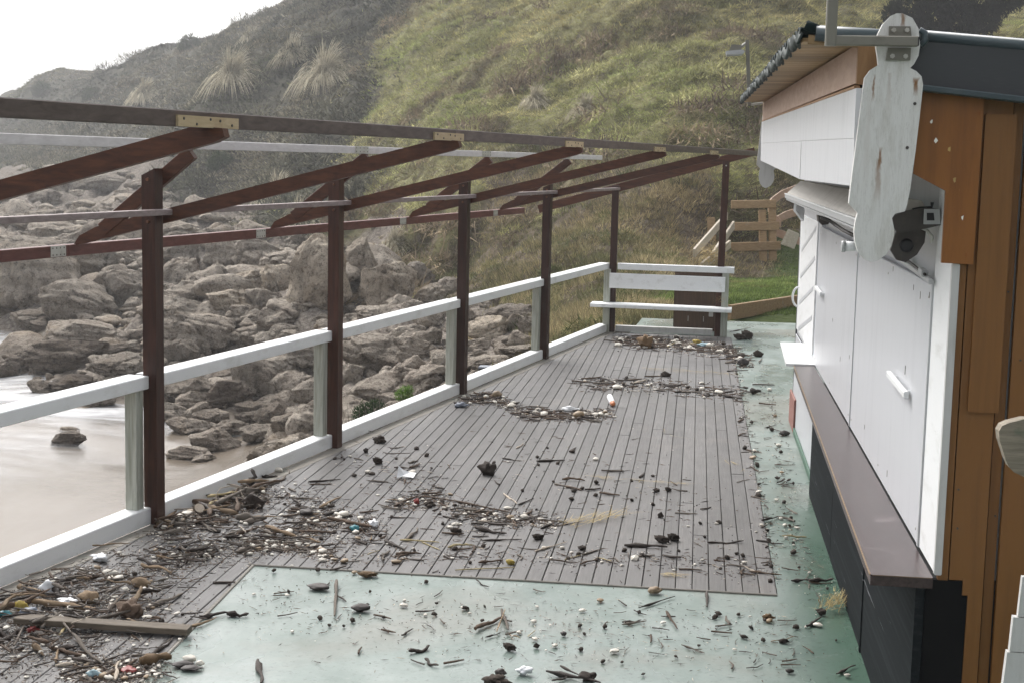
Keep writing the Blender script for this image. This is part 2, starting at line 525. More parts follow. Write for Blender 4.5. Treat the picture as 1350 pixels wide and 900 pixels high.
# ================================================================ TERRAIN
# survey points: a line of sight, the distance along it and the kind of ground there  (s sand, r rock, g grass, d grey scrub, e earth, l lawn)
SURVEY = [
    (0, 136, 235, 'd'), (40, 112, 215, 'd'), (90, 106, 208, 'd'), (150, 99, 196, 'd'), (167, 80, 186, 'd'), (215, 68, 180, 'd'), (260, 62, 172, 'd'),
    (295, 48, 165, 'd'), (340, 24, 160, 'd'), (385, 4, 156, 'd'), (470, -50, 150, 'd'),
    (100, 140, 178, 'd'), (0, 165, 215, 'd'), (200, 200, 120, 'd'), (120, 190, 145, 'd'), (20, 205, 165, 'd'), (60, 245, 118, 'r'), (10, 232, 132, 'r'), (130, 285, 82, 'r'), (200, 285, 78, 'r'), (300, 100, 105, 'd'), (300, 160, 94, 'd'), (400, 60, 104, 'd'),
    (400, 150, 84, 'd'), (480, 60, 95, 'd'), (480, 0, 112, 'd'), (420, 215, 74, 'd'), (330, 230, 84, 'd'), (520, 250, 58, 'g'), (520, 150, 68, 'g'), (600, 60, 74, 'g'), (600, 0, 86, 'g'),
    (560, 30, 84, 'g'), (600, 180, 57, 'g'), (700, 250, 47, 'e'), (700, 150, 55, 'g'), (700, 50, 67, 'g'), (700, 0, 78, 'g'), (800, 270, 39, 'e'), (800, 180, 46, 'g'),
    (800, 100, 54, 'g'), (800, 0, 66, 'g'), (900, 285, 37.2, 'e'), (930, 250, 38, 'e'), (900, 180, 43, 'g'), (950, 120, 47, 'g'), (1000, 100, 49, 'g'), (1000, 0, 59, 'g'),
    (1100, 0, 65, 'g'), (1200, 0, 73, 'g'), (1200, 60, 62, 'g'), (1340, 40, 68, 'g'), (1350, 0, 78, 'g'), (900, -200, 84, 'g'), (600, -200, 118, 'g'), (1350, -200, 108, 'g'),
    (1700, 100, 70, 'g'), (1900, -100, 100, 'g'), (1700, 250, 45, 'g'), (950, 285, 38.2, 'g'), (1040, 240, 41, 'g'), (1040, 290, 39.5, 'e'), (1000, 288, 39.2, 'g'), (1000, 338, 36.9, 'e'), (930, 335, 35.8, 'e'), (1040, 335, 37.0, 'l'),
    (50, 600, None, 's'), (100, 660, None, 's'), (150, 560, None, 's'), (40, 525, None, 's'), (-200, 560, None, 's'), (260, 640, None, 's'), (330, 565, None, 's'), (-200, 700, None, 's'),
    (20, 455, 46, 's'), (100, 470, 42, 'r'), (180, 500, 37.8, 'r'), (50, 420, 48, 'r'), (150, 420, 47, 'r'), (50, 380, 53, 'r'), (100, 335, 60, 'r'), (300, 400, 45, 'r'), (200, 350, 55, 'r'),
    (300, 340, 55, 'r'), (420, 400, 43, 'r'), (500, 345, 49, 'r'), (250, 300, 73, 'r'), (20, 310, 78, 'r'), (20, 262, 106, 'r'), (150, 262, 98, 'r'), (300, 268, 84, 'd'), (450, 280, 62, 'd'),
    (60, 225, 135, 'd'), (560, 335, 47, 'e'), (550, 293, 48.2, 'g'), (600, 300, 46.0, 'g'), (620, 343, 44.4, 'e'), (650, 296, 44.5, 'e'), (660, 400, 34.5, 'e'), (750, 380, 31.5, 'e'), (720, 330, 38, 'e'), (830, 330, 35, 'e'),
    (860, 370, 31, 'e'), (300, 500, 36.5, 'r'), (400, 500, 35, 'r'), (350, 540, 33.6, 'r'), (300, 450, 40, 'r'), (500, 450, 34.5, 'r'), (560, 470, 31, 'r'), (600, 430, 33, 'r'), (400, 575, 29.5, 'r'),
    (480, 520, 27.5, 'r'), (330, 590, None, 's'), (700, 430, 28.5, 'e'), (640, 470, 25.5, 'r'), (540, 500, 26.5, 'r'), (770, 425, 25.5, 'e'),
    (1010, 370, 31, 'l'), (1000, 415, 23.9, 'l'), (1050, 340, 36.5, 'l'), (960, 390, 26.5, 'l'), (920, 400, 26, 'l'), (870, 420, 24.2, 'e'),
]
WORLD_PTS = [(-3.6, 8, -3.6, 's'), (-4.6, 4, -3.6, 's'), (-3.0, 12, -3.4, 's'), (-2.5, 15, -2.6, 'r'), (-1.9, 18, -1.6, 'e'), (-1.5, 20.6, -.9, 'e'), (0, 15, -1.2, 'e'), (0, 6, -1.2, 'e'), (0, 21.5, -.35, 'e'),
             (3, 10, -.7, 'e'), (3, 20, -.35, 'e'), (1.2, 22.4, -.12, 'l'), (6, 26, .1, 'l'), (12, 12, .3, 'l'), (8, 40, 1.2, 'g'), (0, -10, -1.2, 'e'), (14, -10, .5, 'l'), (-6, -10, -3.6, 's'), (-12, -30, -3.7, 's'),
             (12, -50, 1, 'g'), (60, 0, 9, 'g'), (60, 60, 26, 'g'), (40, 120, 42, 'g'), (90, 160, 60, 'g'), (10, 190, 48, 'd'), (-20, 330, 40, 'd'),
             (-150, 190, 2, 'd'), (-122, 232, 7.5, 'd'), (-50, 60, -4.3, 's'), (-60, 110, -4.4, 's'), (-90, 160, -4.6, 's'), (-40, 20, -4.6, 's'), (-110, 60, -7, 's'), (-200, 200, -9, 's'), (-200, 0, -9, 's'), (-90, -60, -7, 's'),
             (-260, 320, -9, 's'), (-110, 420, -5, 's'), (0, 400, 55, 'd'), (120, 400, 70, 'g'), (200, 200, 80, 'g'), (200, 0, 45, 'g'), (200, -120, 25, 'g')]
CP, CK = [], []
for x, y, D, kd in SURVEY:
    p = atz(x, y, -3.6) if D is None else atd(x, y, D)
    CP.append(tuple(p))
    CK.append(kd)
for x, y, D, kd in SURVEY[:11]:                      # the ground falls away behind the skyline
    p = atd(x, y, D)
    CP.append((p.x * 1.35, p.y * 1.35, p.z * .9))
    CK.append(kd)
for x, y, z, kd in WORLD_PTS:
    CP.append((x, y, z))
    CK.append(kd)
CP = np.array(CP)


class Surface:
    """thin-plate surface through the survey points; distances are shrunk far away so the fit stays even"""

    def warp(self, X, Y):
        r = np.sqrt(X * X + (Y + 12) ** 2)
        a = np.log1p(r / 14.0) / np.maximum(r, 1e-6)
        return X * a, (Y + 12) * a

    def __init__(self, P, lam=2e-4):
        u, v = self.warp(P[:, 0], P[:, 1])
        self.c = np.stack([u, v], 1)
        d = np.linalg.norm(self.c[:, None] - self.c[None], axis=2)
        K = self.phi(d) + lam * np.eye(len(P))
        A = np.column_stack([np.ones(len(P)), u, v])
        T = np.block([[K, A], [A.T, np.zeros((3, 3))]])
        r = np.sqrt(P[:, 0] ** 2 + (P[:, 1] + 12) ** 2)
        self.wt = np.linalg.solve(T, np.concatenate([P[:, 2] / (8 + r), np.zeros(3)]))

    @staticmethod
    def phi(d):
        return d * d * np.log(np.maximum(d, 1e-9))

    def __call__(self, X, Y):
        X, Y = np.asarray(X, float), np.asarray(Y, float)
        u, v = self.warp(X.ravel(), Y.ravel())
        out = np.empty(len(u))
        n = len(self.c)
        for i in range(0, len(u), 20000):
            a = np.stack([u[i:i + 20000], v[i:i + 20000]], 1)
            d = np.linalg.norm(a[:, None] - self.c[None], axis=2)
            out[i:i + 20000] = self.phi(d) @ self.wt[:n] + self.wt[n] + a @ self.wt[n + 1:]
        r = np.sqrt(X.ravel() ** 2 + (Y.ravel() + 12) ** 2)
        return (out * (8 + r)).reshape(X.shape)


base_z = Surface(CP)
KINDS = 'srgdel'
_cu, _cv = base_z.warp(CP[:, 0], CP[:, 1])
_ck = np.array([KINDS.index(c) for c in CK])


def zones(X, Y):
    u, v = base_z.warp(X, Y)
    W = np.zeros((len(u), 6))
    for i in range(0, len(u), 20000):
        d2 = (u[i:i + 20000, None] - _cu[None]) ** 2 + (v[i:i + 20000, None] - _cv[None]) ** 2
        q = 1 / (d2 + 1e-4) ** 2.2
        for k_ in range(6):
            W[i:i + 20000, k_] = q[:, _ck == k_].sum(1)
    return W / W.sum(1, keepdims=True)


# polar grid, finer near the terrace
NR, NA = 620, 640
rr = 5 * np.exp(np.linspace(0, math.log(520 / 5), NR))
aa = np.concatenate([np.linspace(-150, -38, 60, endpoint=False), np.linspace(-38, 24, NA - 110, endpoint=False), np.linspace(24, 150, 50)])
aa = np.radians(aa)
RR, AA = np.meshgrid(rr, aa, indexing='ij')
GX, GY = RR * np.sin(AA), RR * np.cos(AA) - 2
GZ = base_z(GX, GY)
ZW = zones(GX.ravel(), GY.ravel()).reshape(NR, NA, 6)


def fbm(X, Y, scale, octaves, seed, ridged=False):
    """cheap lattice value noise, vectorised"""
    out = np.zeros_like(X)
    amp, tot = 1.0, 0.0
    for o in range(octaves):
        x, y = X / scale + seed * 17.3 + o * 5.1, Y / scale - seed * 9.7 + o * 3.3
        xi, yi = np.floor(x).astype(np.int64), np.floor(y).astype(np.int64)
        fx, fy = x - xi, y - yi
        fx, fy = fx * fx * (3 - 2 * fx), fy * fy * (3 - 2 * fy)

        def h(i, j):
            n = (i * 374761393 + j * 668265263 + seed * 974634541 + o * 1274126177) & 0xffffffff
            n = ((n ^ (n >> 13)) * 1103515245) & 0xffffffff
            return ((n ^ (n >> 16)) & 0xffff) / 65535.0
        v = (h(xi, yi) * (1 - fx) + h(xi + 1, yi) * fx) * (1 - fy) + (h(xi, yi + 1) * (1 - fx) + h(xi + 1, yi + 1) * fx) * fy
        v = 2 * v - 1
        if ridged:
            v = 1 - 2 * abs(v)
        out += v * amp
        tot += amp
        amp *= .5
        scale *= .5
    return out / tot


def relief(X, Y, W):
    s, r, g, d, e, l = (W[..., i] for i in range(6))
    n1 = fbm(X + .6 * Y, Y, 7.0, 4, 3, True)          # hummocks running down the slope
    n2 = fbm(X, Y, 2.2, 4, 5)
    n3 = fbm(X, Y, 3.2, 5, 9, True)
    n4 = fbm(X, Y, 18.0, 3, 11)
    n6 = fbm(X + .5 * Y, Y, 1.9, 3, 23, True)
    n5 = fbm(X, Y, .9, 3, 13, True)
    z = g * (.85 * n1 + .5 * n2 + .5 * n4 + .3 * n6) + d * (.8 * n1 + .6 * n2 + .35 * n4) + r * (.75 * n3 + .35 * n2 + .3 * n5) + e * (.25 * n2 + .2 * n1 + .12 * n6) + s * .03 * n2 + l * .05 * n2
    return z


far = np.clip((RR - 24) / 10, .15, 1)
GZ = GZ + relief(GX, GY, ZW) * far
# the terrace stands on made ground: keep the natural ground below it
qn, qs = GX * RN.x + GY * RN.y, GX * RD.x + GY * RD.y
inside = (qn > -5.3) & (GY < 22.9) & (GX < 5) & (GX > -30)
GZ = np.where(inside, np.minimum(GZ, -.3), GZ)
GZ = np.clip(GZ, -12, 90)


def ground_z(x, y):
    """height of the built ground at one place (bilinear in the grid)"""
    r = math.hypot(x, y + 2)
    a = math.atan2(x, y + 2)
    i = math.log(max(r, 5.001) / 5) / math.log(520 / 5) * (NR - 1)
    j = float(np.interp(a, aa, np.arange(NA)))
    i0, j0 = min(int(i), NR - 2), min(int(j), NA - 2)
    fi, fj = i - i0, j - j0
    return float((GZ[i0, j0] * (1 - fj) + GZ[i0, j0 + 1] * fj) * (1 - fi) + (GZ[i0 + 1, j0] * (1 - fj) + GZ[i0 + 1, j0 + 1] * fj) * fi)


def hit(x, y, t0=9.0):
    """first ground met along a line of sight past the terrace edge"""
    d = sight(x, y) / FPX
    D = t0
    while D < 300:
        p = CAM + d * D
        if p.x * RN.x + p.y * RN.y < -5.3 or p.y > 22.9:
            if p.z < ground_z(p.x, p.y):
                return p, D
        D *= 1.006
    return CAM + d * 200, 200


def grid_mesh(name, X, Y, Z):
    n, m = X.shape
    me = bpy.data.meshes.new(name)
    me.vertices.add(n * m)
    me.vertices.foreach_set('co', np.stack([X, Y, Z], -1).astype(np.float32).ravel())
    a = (np.arange(n - 1)[:, None] * m + np.arange(m - 1)[None]).ravel()
    q = np.stack([a, a + 1, a + m + 1, a + m], 1)
    me.loops.add(q.size)
    me.loops.foreach_set('vertex_index', q.ravel().astype(np.int32))
    me.polygons.add(len(q))
    me.polygons.foreach_set('loop_start', np.arange(0, q.size, 4, dtype=np.int32))
    me.polygons.foreach_set('use_smooth', np.ones(len(q), bool))
    me.update(calc_edges=True)
    return me


def colour_attr(me, name, arr, domain='POINT'):
    at_ = me.color_attributes.new(name, 'FLOAT_COLOR', domain)
    at_.data.foreach_set('color', np.ascontiguousarray(arr, dtype=np.float32).ravel())


me = grid_mesh('hillside', GX, GY, GZ)
za = np.concatenate([ZW[..., :3].reshape(-1, 3), np.ones((NR * NA, 1))], 1)
zb = np.concatenate([ZW[..., 3:6].reshape(-1, 3), np.ones((NR * NA, 1))], 1)
colour_attr(me, 'zone_a', za)
colour_attr(me, 'zone_b', zb)


def terrain_material():
    k = NT('coastal_ground')
    A = k.n("ShaderNodeAttribute", attribute_name='zone_a')
    B = k.n("ShaderNodeAttribute", attribute_name='zone_b')
    sa, sb = k.n("ShaderNodeSeparateColor"), k.n("ShaderNodeSeparateColor")
    k.l(A.outputs['Color'], sa.inputs[0])
    k.l(B.outputs['Color'], sb.inputs[0])
    c = k.coord((1, 1, 1), True)
    n1, n2, n3 = k.noise(c, .35, 6, .65), k.noise(c, 1.6, 6, .68), k.noise(c, 9, 4, .7)
    sand = k.ramp(k.noise(k.coord((1, .4, 1), True), .9, 5, .6), [(.35, (.128, .106, .083)), (.65, (.152, .129, .103))])
    rock = k.ramp(n3, [(.3, (.06, .05, .042)), (.5, (.16, .14, .12)), (.72, (.29, .26, .225))])
    grass = k.ramp(n2, [(.34, (.075, .060, .040)), (.50, (.135, .128, .062)), (.66, (.195, .188, .092))])
    dry = k.ramp(n2, [(.3, (.040, .040, .030)), (.55, (.075, .072, .055)), (.75, (.12, .108, .085))])
    earth = k.ramp(n2, [(.3, (.042, .032, .024)), (.5, (.085, .068, .048)), (.7, (.16, .132, .096))])
    lawn = k.ramp(n3, [(.3, (.032, .045, .016)), (.7, (.06, .075, .03))])
    col, tot = None, None
    for f, x in ((sa.outputs[0], sand), (sa.outputs[1], rock), (sa.outputs[2], grass), (sb.outputs[0], dry), (sb.outputs[1], earth), (sb.outputs[2], lawn)):
        f = k.math('POWER', k.math('MAXIMUM', k.math('ADD', f, k.math('MULTIPLY', k.math('SUBTRACT', n3, .5), .35)), .01), 4.0)
        if col is None:
            col, tot = x, f
        else:
            tot = k.math('ADD', tot, f)
            col = k.mix(k.math('DIVIDE', f, tot), col, x)
    wet = k.ramp(sa.outputs[0], [(.5, .9), (.8, .22)])
    dry_ = k.ramp(sa.outputs[0], [(.35, 1), (.65, .06)])
    nrm = k.bump(k.math('MULTIPLY', n3, dry_), .7, .06, k.bump(k.math('MULTIPLY', n2, dry_), .6, .2))
    sp_ = k.ramp(sa.outputs[0], [(.5, .02), (.8, .14)])
    return k.set(col, wet, nrm, sp_)


me.materials.append(terrain_material())
hill = bpy.data.objects.new('hillside', me)
COL.objects.link(hill)
hill['kind'] = 'structure'


# ---------------------------------------------------------------- the sea: thin foaming wash over the sand, open water beyond
def water_material():
    k = NT('foaming_wash')
    c = k.coord((.35, 1, 1), True, (0, 0, .25))
    st = k.noise(c, .9, 7, .62, 1.2)
    big = k.noise(k.coord((.6, 1, 1), True), .16, 4, .55, .6)
    f = k.math('ADD', k.math('MULTIPLY', st, .60), k.math('MULTIPLY', big, .55))
    lace = k.noise(k.coord((.5, 1.4, 1), True, (0, 0, .25)), 3.4, 6, .7, 2.0)
    ps = k.n("ShaderNodeSeparateXYZ")
    k.l(k.n("ShaderNodeNewGeometry").outputs['Position'], ps.inputs[0])
    reach = k.math('SUBTRACT', k.math('MULTIPLY', ps.outputs[1], .45), k.math('ADD', ps.outputs[0], 24.0))      # metres seaward of the limit of the wash
    reach = k.math('ADD', reach, k.math('MULTIPLY', k.math('SUBTRACT', big, .5), 5.0))
    wash = k.ramp(k.math('MULTIPLY', k.math('ADD', reach, 1.5), .12), [(0, 0), (.5, .8), (1, 1)])
    foam = k.math('MULTIPLY', k.ramp(k.math('ADD', f, k.math('MULTIPLY', lace, .14)), [(.57, 0), (.66, .38), (.80, .95)]), wash)
    k.set((.44, .445, .455), .5)
    tr = k.n("ShaderNodeBsdfTransparent")
    tr.inputs[0].default_value = (.97, .965, .96, 1)
    gl = k.n("ShaderNodeBsdfGlossy")
    gl.inputs['Roughness'].default_value = .2
    k.l(k.bump(st, .15, .03), gl.inputs['Normal'])
    fr = k.n("ShaderNodeFresnel")
    fr.inputs[0].default_value = 1.33
    m1, m2 = k.n("ShaderNodeMixShader"), k.n("ShaderNodeMixShader")
    k.l(k.math('MULTIPLY', k.math('MULTIPLY', fr.outputs[0], .14), wash), m1.inputs[0])                          # a broken film: mostly wet sand shows
    k.l(tr.outputs[0], m1.inputs[1])
    k.l(gl.outputs[0], m1.inputs[2])
    k.l(foam, m2.inputs[0])
    k.l(m1.outputs[0], m2.inputs[1])
    k.l(k.p.outputs[0], m2.inputs[2])
    k.l(m2.outputs[0], k.t.nodes['Material Output'].inputs['Surface'])
    return k.m


wx, wy = np.meshgrid(np.concatenate([-np.geomspace(1200, 60, 20), np.linspace(-58, 2, 60)]), np.concatenate([np.linspace(-200, 12, 12), np.linspace(14, 60, 70), np.geomspace(64, 1200, 24)]), indexing='ij')
near_ = (wx > -45) & (wy > 2) & (wy < 62)
wz = np.where(near_, np.minimum(base_z(wx, wy) + .05, -3.50), -3.55)       # a thin film lying on the sand, level water further out
me = grid_mesh('sea', wx, wy, wz)
me.materials.append(water_material())
sea = bpy.data.objects.new('sea', me)
COL.objects.link(sea)
sea['kind'] = 'structure'

# ================================================================ TERRACE, DECK, RAILING
# green painted concrete, L-shaped round the timber deck
XR, YN, YF = .522, 8.16, 20.55          # right and front edge of the boards, far end at the bench
GL = lambda y: -2.532 + (YN - y) * .039  # left edge of the green floor
con = MB()
con.prism([(GL(YN), YN, -.006), (GL(0), 0, -.006), (-2.2, -6, -.006), (7, -6, -.006), (7, 0, -.006), (7, 22.85, -.006), (-1.30 + .5, 22.7, -.006), (-.9, YF + .02, -.006), (XR + .004, YF + .02, -.006), (XR + .004, YN - .005, -.006)], (0, 0, -.3))
o = con.build('terrace_floor', M['concrete'], loc=(0, 0, 0))
o['kind'] = 'structure'
cur = MB()
cur.prism([rl(-5.10, -6, -.08), rl(-5.10, 20.4, -.08), (XR, 20.6, -.08), (XR, YN, -.08), (GL(YN), YN, -.08), (GL(-6), -6, -.08)], (0, 0, -.12))
deck = thing('timber_deck', (0, 0, 0), kind='structure')
cur.build('deck_shade_sheet', M['void'], deck)  # dark sheet added so the plank gaps show a shaded void
sw = MB()
sw.prism([rl(-5.13, -6, -.21), rl(-5.13, 20.5, -.21), rl(-5.40, 20.5, -4.5), rl(-5.40, -6, -4.5)], RN * .22)
sw.prism([rl(-5.13, 20.5, -.02), (1.0, 20.9, -.02), (1.0, 20.9, -1.5), rl(-5.13, 20.5, -1.5)], (0, .2, 0))
o = sw.build('sea_wall', M['seawall'], loc=(0, 0, 0))
o['kind'] = 'structure'

PW, PG = .0955, .0045
kerb_x = lambda y: (-4.93 - RN.y * y) / RN.x          # the boards stop at a strip along the kerb
cols = int((XR - (-5.0)) / PW) + 6
for i in range(cols):
    x1 = XR - i * PW
    x0 = x1 - PW + PG
    xm = (x0 + x1) / 2
    y_lo = YN if xm > GL(YN) else 2.6
    slant = None
    if GL(YN) < xm < GL(2.6) - .03:
        slant = [YN - (q_ - GL(YN)) / .039 for q_ in (x0, x1)]          # short boards beside the slanting edge of the green floor
    # where the slanting kerb strip cuts the board
    yk = lambda x: (x * RN.x + 4.93) / -RN.y
    y0a, y0b = max(y_lo, -9), max(y_lo, -9)
    y1a = y1b = YF
    # the board lies right of the strip where x > kerb_x(y): kerb_x grows with y, so the strip cuts the far end
    fa, fb = yk(x0), yk(x1)
    y1a, y1b = min(YF, fa), min(YF, fb)
    if y1b - y0a < .15 or y1a < y0a + .02:
        continue
    cuts = []
    y = y_lo + rng.uniform(.6, 3.6)
    while y < min(y1a, y1b) - .5:
        cuts.append(y)
        y += 3.6
    runs = [(y_lo, cuts, y1a, y1b)]
    if slant:
        runs.append((2.6, [], max(slant[0], 2.7), max(slant[1], 2.65)))
    for ylo, cts, e1, e2 in runs:
        ys = [ylo] + cts
        for q, ya in enumerate(ys):
            last = q == len(ys) - 1
            ea, eb = (e1, e2) if last else (ys[q + 1] - .004, ys[q + 1] - .004)
            dz, c = rng.uniform(-.002, .0015), .003
            t, b = dz, dz - .024
            pts = [(x0, ya, b), (x1, ya, b), (x1, ya, t - c), (x1 - c, ya, t), (x0 + c, ya, t), (x0, ya, t - c)]
            pt2 = [(x0, ea, b), (x1, eb, b), (x1, eb, t - c), (x1 - c, eb, t), (x0 + c, ea, t), (x0, ea, t - c)]
            mb = MB().poly(pts + pt2, [[5, 4, 3, 2, 1, 0], [6, 7, 8, 9, 10, 11]] + [[j, (j + 1) % 6, 6 + (j + 1) % 6, 6 + j] for j in range(6)])
            mb.build('plank', M['plank'], deck)
mb = MB().beam((GL(YN) - .02, YN - .012, -.006), (XR, YN - .012, -.006), .016, .02)
mb.build('edge_batten', M['sill_wood'], deck)
MB().beam((GL(YN) + .012, YN - .02, -.006), (GL(2.6) + .012, 2.6, -.006), .02, .016).build('edge_batten', M['sill_wood'], deck)
s0 = 2.0
for s1 in (6.4, 9.6, 13.0, 16.6, 20.2):
    MB().beam(rl(-4.992, s0, -.011), rl(-4.992, s1 - .006, -.011), .118, .024).build('edge_board', M['sill_wood'], deck)
    s0 = s1

POST_S = [5.35, 8.17, 10.93, 14.00, 16.94]
END_L, END_R = Vector((-1.20, 20.66, 0)), Vector((.335, 20.60, 0))
rail = thing('railing', rl(-5.1, 8.17), 'long white painted timber railing along the seaward edge of the deck', 'railing')
names = POST_S + [20.05]
ed = [1.0] + names
for i in range(len(ed) - 1):
    a, b = ed[i], ed[i + 1]
    lift = -.02 * (i == 0)
    MB().beam(rl(-5.135, a + .045, .925), rl(-5.135, b - (.045 if i < 5 else -.06), .93), .155, .085, c=.006).build('handrail', M['white'], rail)
    MB().beam(rl(-5.115, a + .03, .055), rl(-5.115, b - (.03 if i < 5 else -.02), .057), .13, .112, c=.006).build('kerb_rail', M['white'], rail)
for s in POST_S:
    MB().beam(rl(-5.125, s - .115, .11), rl(-5.125, s - .115, .89), .085, .085, up=RD, c=.004).build('baluster_post', M['grey_post'], rail)

# ================================================================ PERGOLA
pg = thing('pergola', rl(-5.05, 8.17), 'bare dark brown timber pergola frame standing over the left edge of the deck', 'pergola')
RTOP = [2.30, 2.29, 2.232, 2.19, 2.11]
SL = .255
zr = lambda n: 1.975 + (n + 5.055) * SL
for s, zt in zip(POST_S, RTOP):
    # post with a slanted top
    n0, n1 = -5.098, -5.002
    p = [(n0, 0.0), (n1, 0.0), (n1, zt), (n0, zt - .045)]
    mb = MB().prism([rl(n, s - .047, z) for n, z in p], RD * .094)
    po = mb.build('post', M['stain'], pg)
    for zz in (zt - .07, 1.955):
        c0 = rl(-5.05, s - .05, zz)
        MB().tube([c0 + RD * .004, c0 - RD * .012], [.012, .010], 8).build('bolt', M['copper_bolt'], po)
    # rafter from the low outer end up to the main beam, on the near side of the post's far face
    r0, r1 = -5.70, -3.02
    u = (RN + Vector((0, 0, SL))).normalized()
    v = RD.cross(u).normalized()
    if v.z < 0:
        v = -v
    sr = s + .075
    a, b = rl(r0, sr, zr(r0)), rl(r1, sr, zr(r1))
    ln = (b - a).length
    h = .043
    pts = [a - v * h * .9, a - v * h + u * .10, b - v * h - u * .05, b - v * h * .75, b + v * h * .1, a + (b - a) * .955 + v * h, a + v * h + u * .20, a + v * h * .3 + u * .06]
    MB().prism(pts, RD * .045).build('rafter', M['stain_x'], pg)
    # steeper brace through the post head to the pale purlin
    a, b = rl(-5.47, s + .09, 1.885), rl(-4.815, s + .09, 2.395)
    MB().beam(a, b, .045, .092, up=(0, 0, 1)).build('brace', M['stain_x'], pg)
ends = [1.5] + [7.15, 9.9, 12.9, 15.9] + [20.25]


def beam_run(nm, n, z0, z1, w, h, m, cuts, tilt=None):
    for a, b in zip(cuts[:-1], cuts[1:]):
        f = lambda s: z0 + (z1 - z0) * (s - 5) / 15
        MB().beam(rl(n, a, f(a)), rl(n, b - .004, f(b)), w, h, up=tilt or (0, 0, 1)).build(nm, m, pg)


beam_run('main_beam', -3.10, 2.530, 2.545, .05, .066, M['stain_beam'], [1.5, 8.35, 14.2, 20.75])
beam_run('purlin', -4.84, 2.445, 2.438, .045, .058, M['stain_pale'], [1.5, 8.17, 14.0, 18.6])
beam_run('purlin', -4.975, 2.016, 2.014, .05, .038, M['stain_grey'], [1.5, 8.45, 14.2, 20.2])
beam_run('outer_purlin', -5.70, 1.745, 1.745, .06, .075, M['stain_red'], [1.5, 8.17, 14.0, 18.0])
for s in POST_S:
    # pale splice board on the beam, punched steel plates on the purlins
    pm = MB().prism([rl(-3.0745, s - .20, 2.498), rl(-3.0745, s + .29, 2.498), rl(-3.0745, s + .29, 2.543), rl(-3.0745, s - .20, 2.543)], RN * .012).build('splice_board', M['raw'], pg)
    for t, dz in ((-.16, .01), (-.06, -.01), (.05, .012), (.13, .008), (.23, -.008)):
        q = rl(-3.062, s + t, 2.52 + dz)
        MB().tube([q, q + RN * .003], .006, 6).build('screw', M['dark_metal'], pm)
    for nm_n, sa_, sb_, za_, zb_ in ((-5.668, -.20, -.04, 1.712, 1.780), (-4.815, -.16, .10, 2.418, 2.470)):
        pp = MB().prism([rl(nm_n, s + sa_, za_), rl(nm_n, s + sb_, za_), rl(nm_n, s + sb_, zb_), rl(nm_n, s + sa_, zb_)], RN * .003).build('nail_plate', M['galv'], pg)
        hb = MB()
        for i in range(4):
            for j in range(2):
                q = rl(nm_n + .003, s + sa_ + .02 + i * (sb_ - sa_ - .04) / 3, za_ + .012 + j * (zb_ - za_ - .024))
                hb.tube([q, q + RN * .0015], .006, 5)
        hb.build('nail_holes', M['dark_metal'], pp)['kind'] = 'stuff'
    MB().beam(rl(-4.962, s + .09, 1.985), rl(-4.962, s + .24, 1.985), .005, .05).build('joist_hanger', M['galv'], pg)
# far frame over the bench: two corner posts and the end rafter
for i, (p, zt) in enumerate(((END_L + Vector((.04, .04, 0)), 2.06), (END_R + Vector((.0, .02, 0)), 2.43))):
    p1 = p + Vector((.025 if i else 0, 0, zt))
    mb = MB().beam(p, p1, .095, .095, up=(0, 1, 0))
    po = mb.build('post', M['stain'], pg)
    c0 = p1 + Vector((0, -.05, -.06))
    MB().tube([c0, c0 + Vector((0, -.012, 0))], .011, 8).build('bolt', M['galv'], po)
e0, e1 = Vector((-2.25, 20.79, 1.70)), Vector((.75, 20.72, 2.575))
dn = (e1 - e0).normalized()
MB().beam(e0, e1, .05, .115, up=(0, 0, 1)).build('rafter', M['stain_x'], pg)

# ================================================================ BENCH at the end of the deck
be = thing('bench', (-.4, 20.6, 0), 'white slatted timber bench closing off the far end of the deck', 'bench')


def end(x, dy, z):
    return Vector((x, 20.63 - .04 * (x + .4) + dy, z))


MB().beam(end(-1.44, -.17, .40), end(.51, -.17, .39), .34, .05, c=.006).build('seat', M['white'], be)
MB().beam(end(-1.20, -.09, .735), end(.41, -.09, .73), .03, .21, c=.005).build('backrest', M['white'], be)
MB().beam(end(-1.09, 0, .932), end(.53, 0, .93), .12, .085, c=.006).build('top_rail', M['white'], be)
MB().beam(end(-1.10, .05, .05), end(.26, .05, .05), .10, .085, c=.006).build('bottom_rail', M['white_weather'], be)
for x in (-1.235, .415):
    MB().beam(end(x, -.02, 0), end(x, -.02, .888), .095, .085, up=(0, 1, 0)).build('leg', M['grey_post'], be)
MB().box((.20, 20.40, .29), (.26, 20.46, .366)).build('seat_bracket', M['white_weather'], be)

# brown plank cabinet behind the bench
cb = thing('brown_cabinet', (.07, 21.35, -.006), 'dark brown plank cabinet standing behind the bench under the end of the pergola', 'cabinet')
x = -.298
for wd in (.215, .235, .25):
    MB().box((x, 21.2, .0), (x + wd - .006, 21.225, .875)).build('plank', M['cabinet'], cb)
    x += wd
MB().box((-.29, 21.228, .0), (.39, 21.62, .865)).build('carcass', M['cabinet'], cb)
MB().box((-.32, 21.185, .878), (.42, 21.65, .905)).build('top', M['cabinet'], cb)
for xx in (-.09, .13):
    MB().box((xx, 21.192, .13), (xx + .008, 21.199, .21)).build('latch', M['galv'], cb)

# ================================================================ BEACH HUT
hut = thing('beach_hut', (.95, 5.6, 0), 'white and ochre timber beach bar hut with closed shutters and a dark counter', 'hut')
H = lambda mb, nm, m, par=None: mb.build(nm, M[m], par or hut)
XW = .957
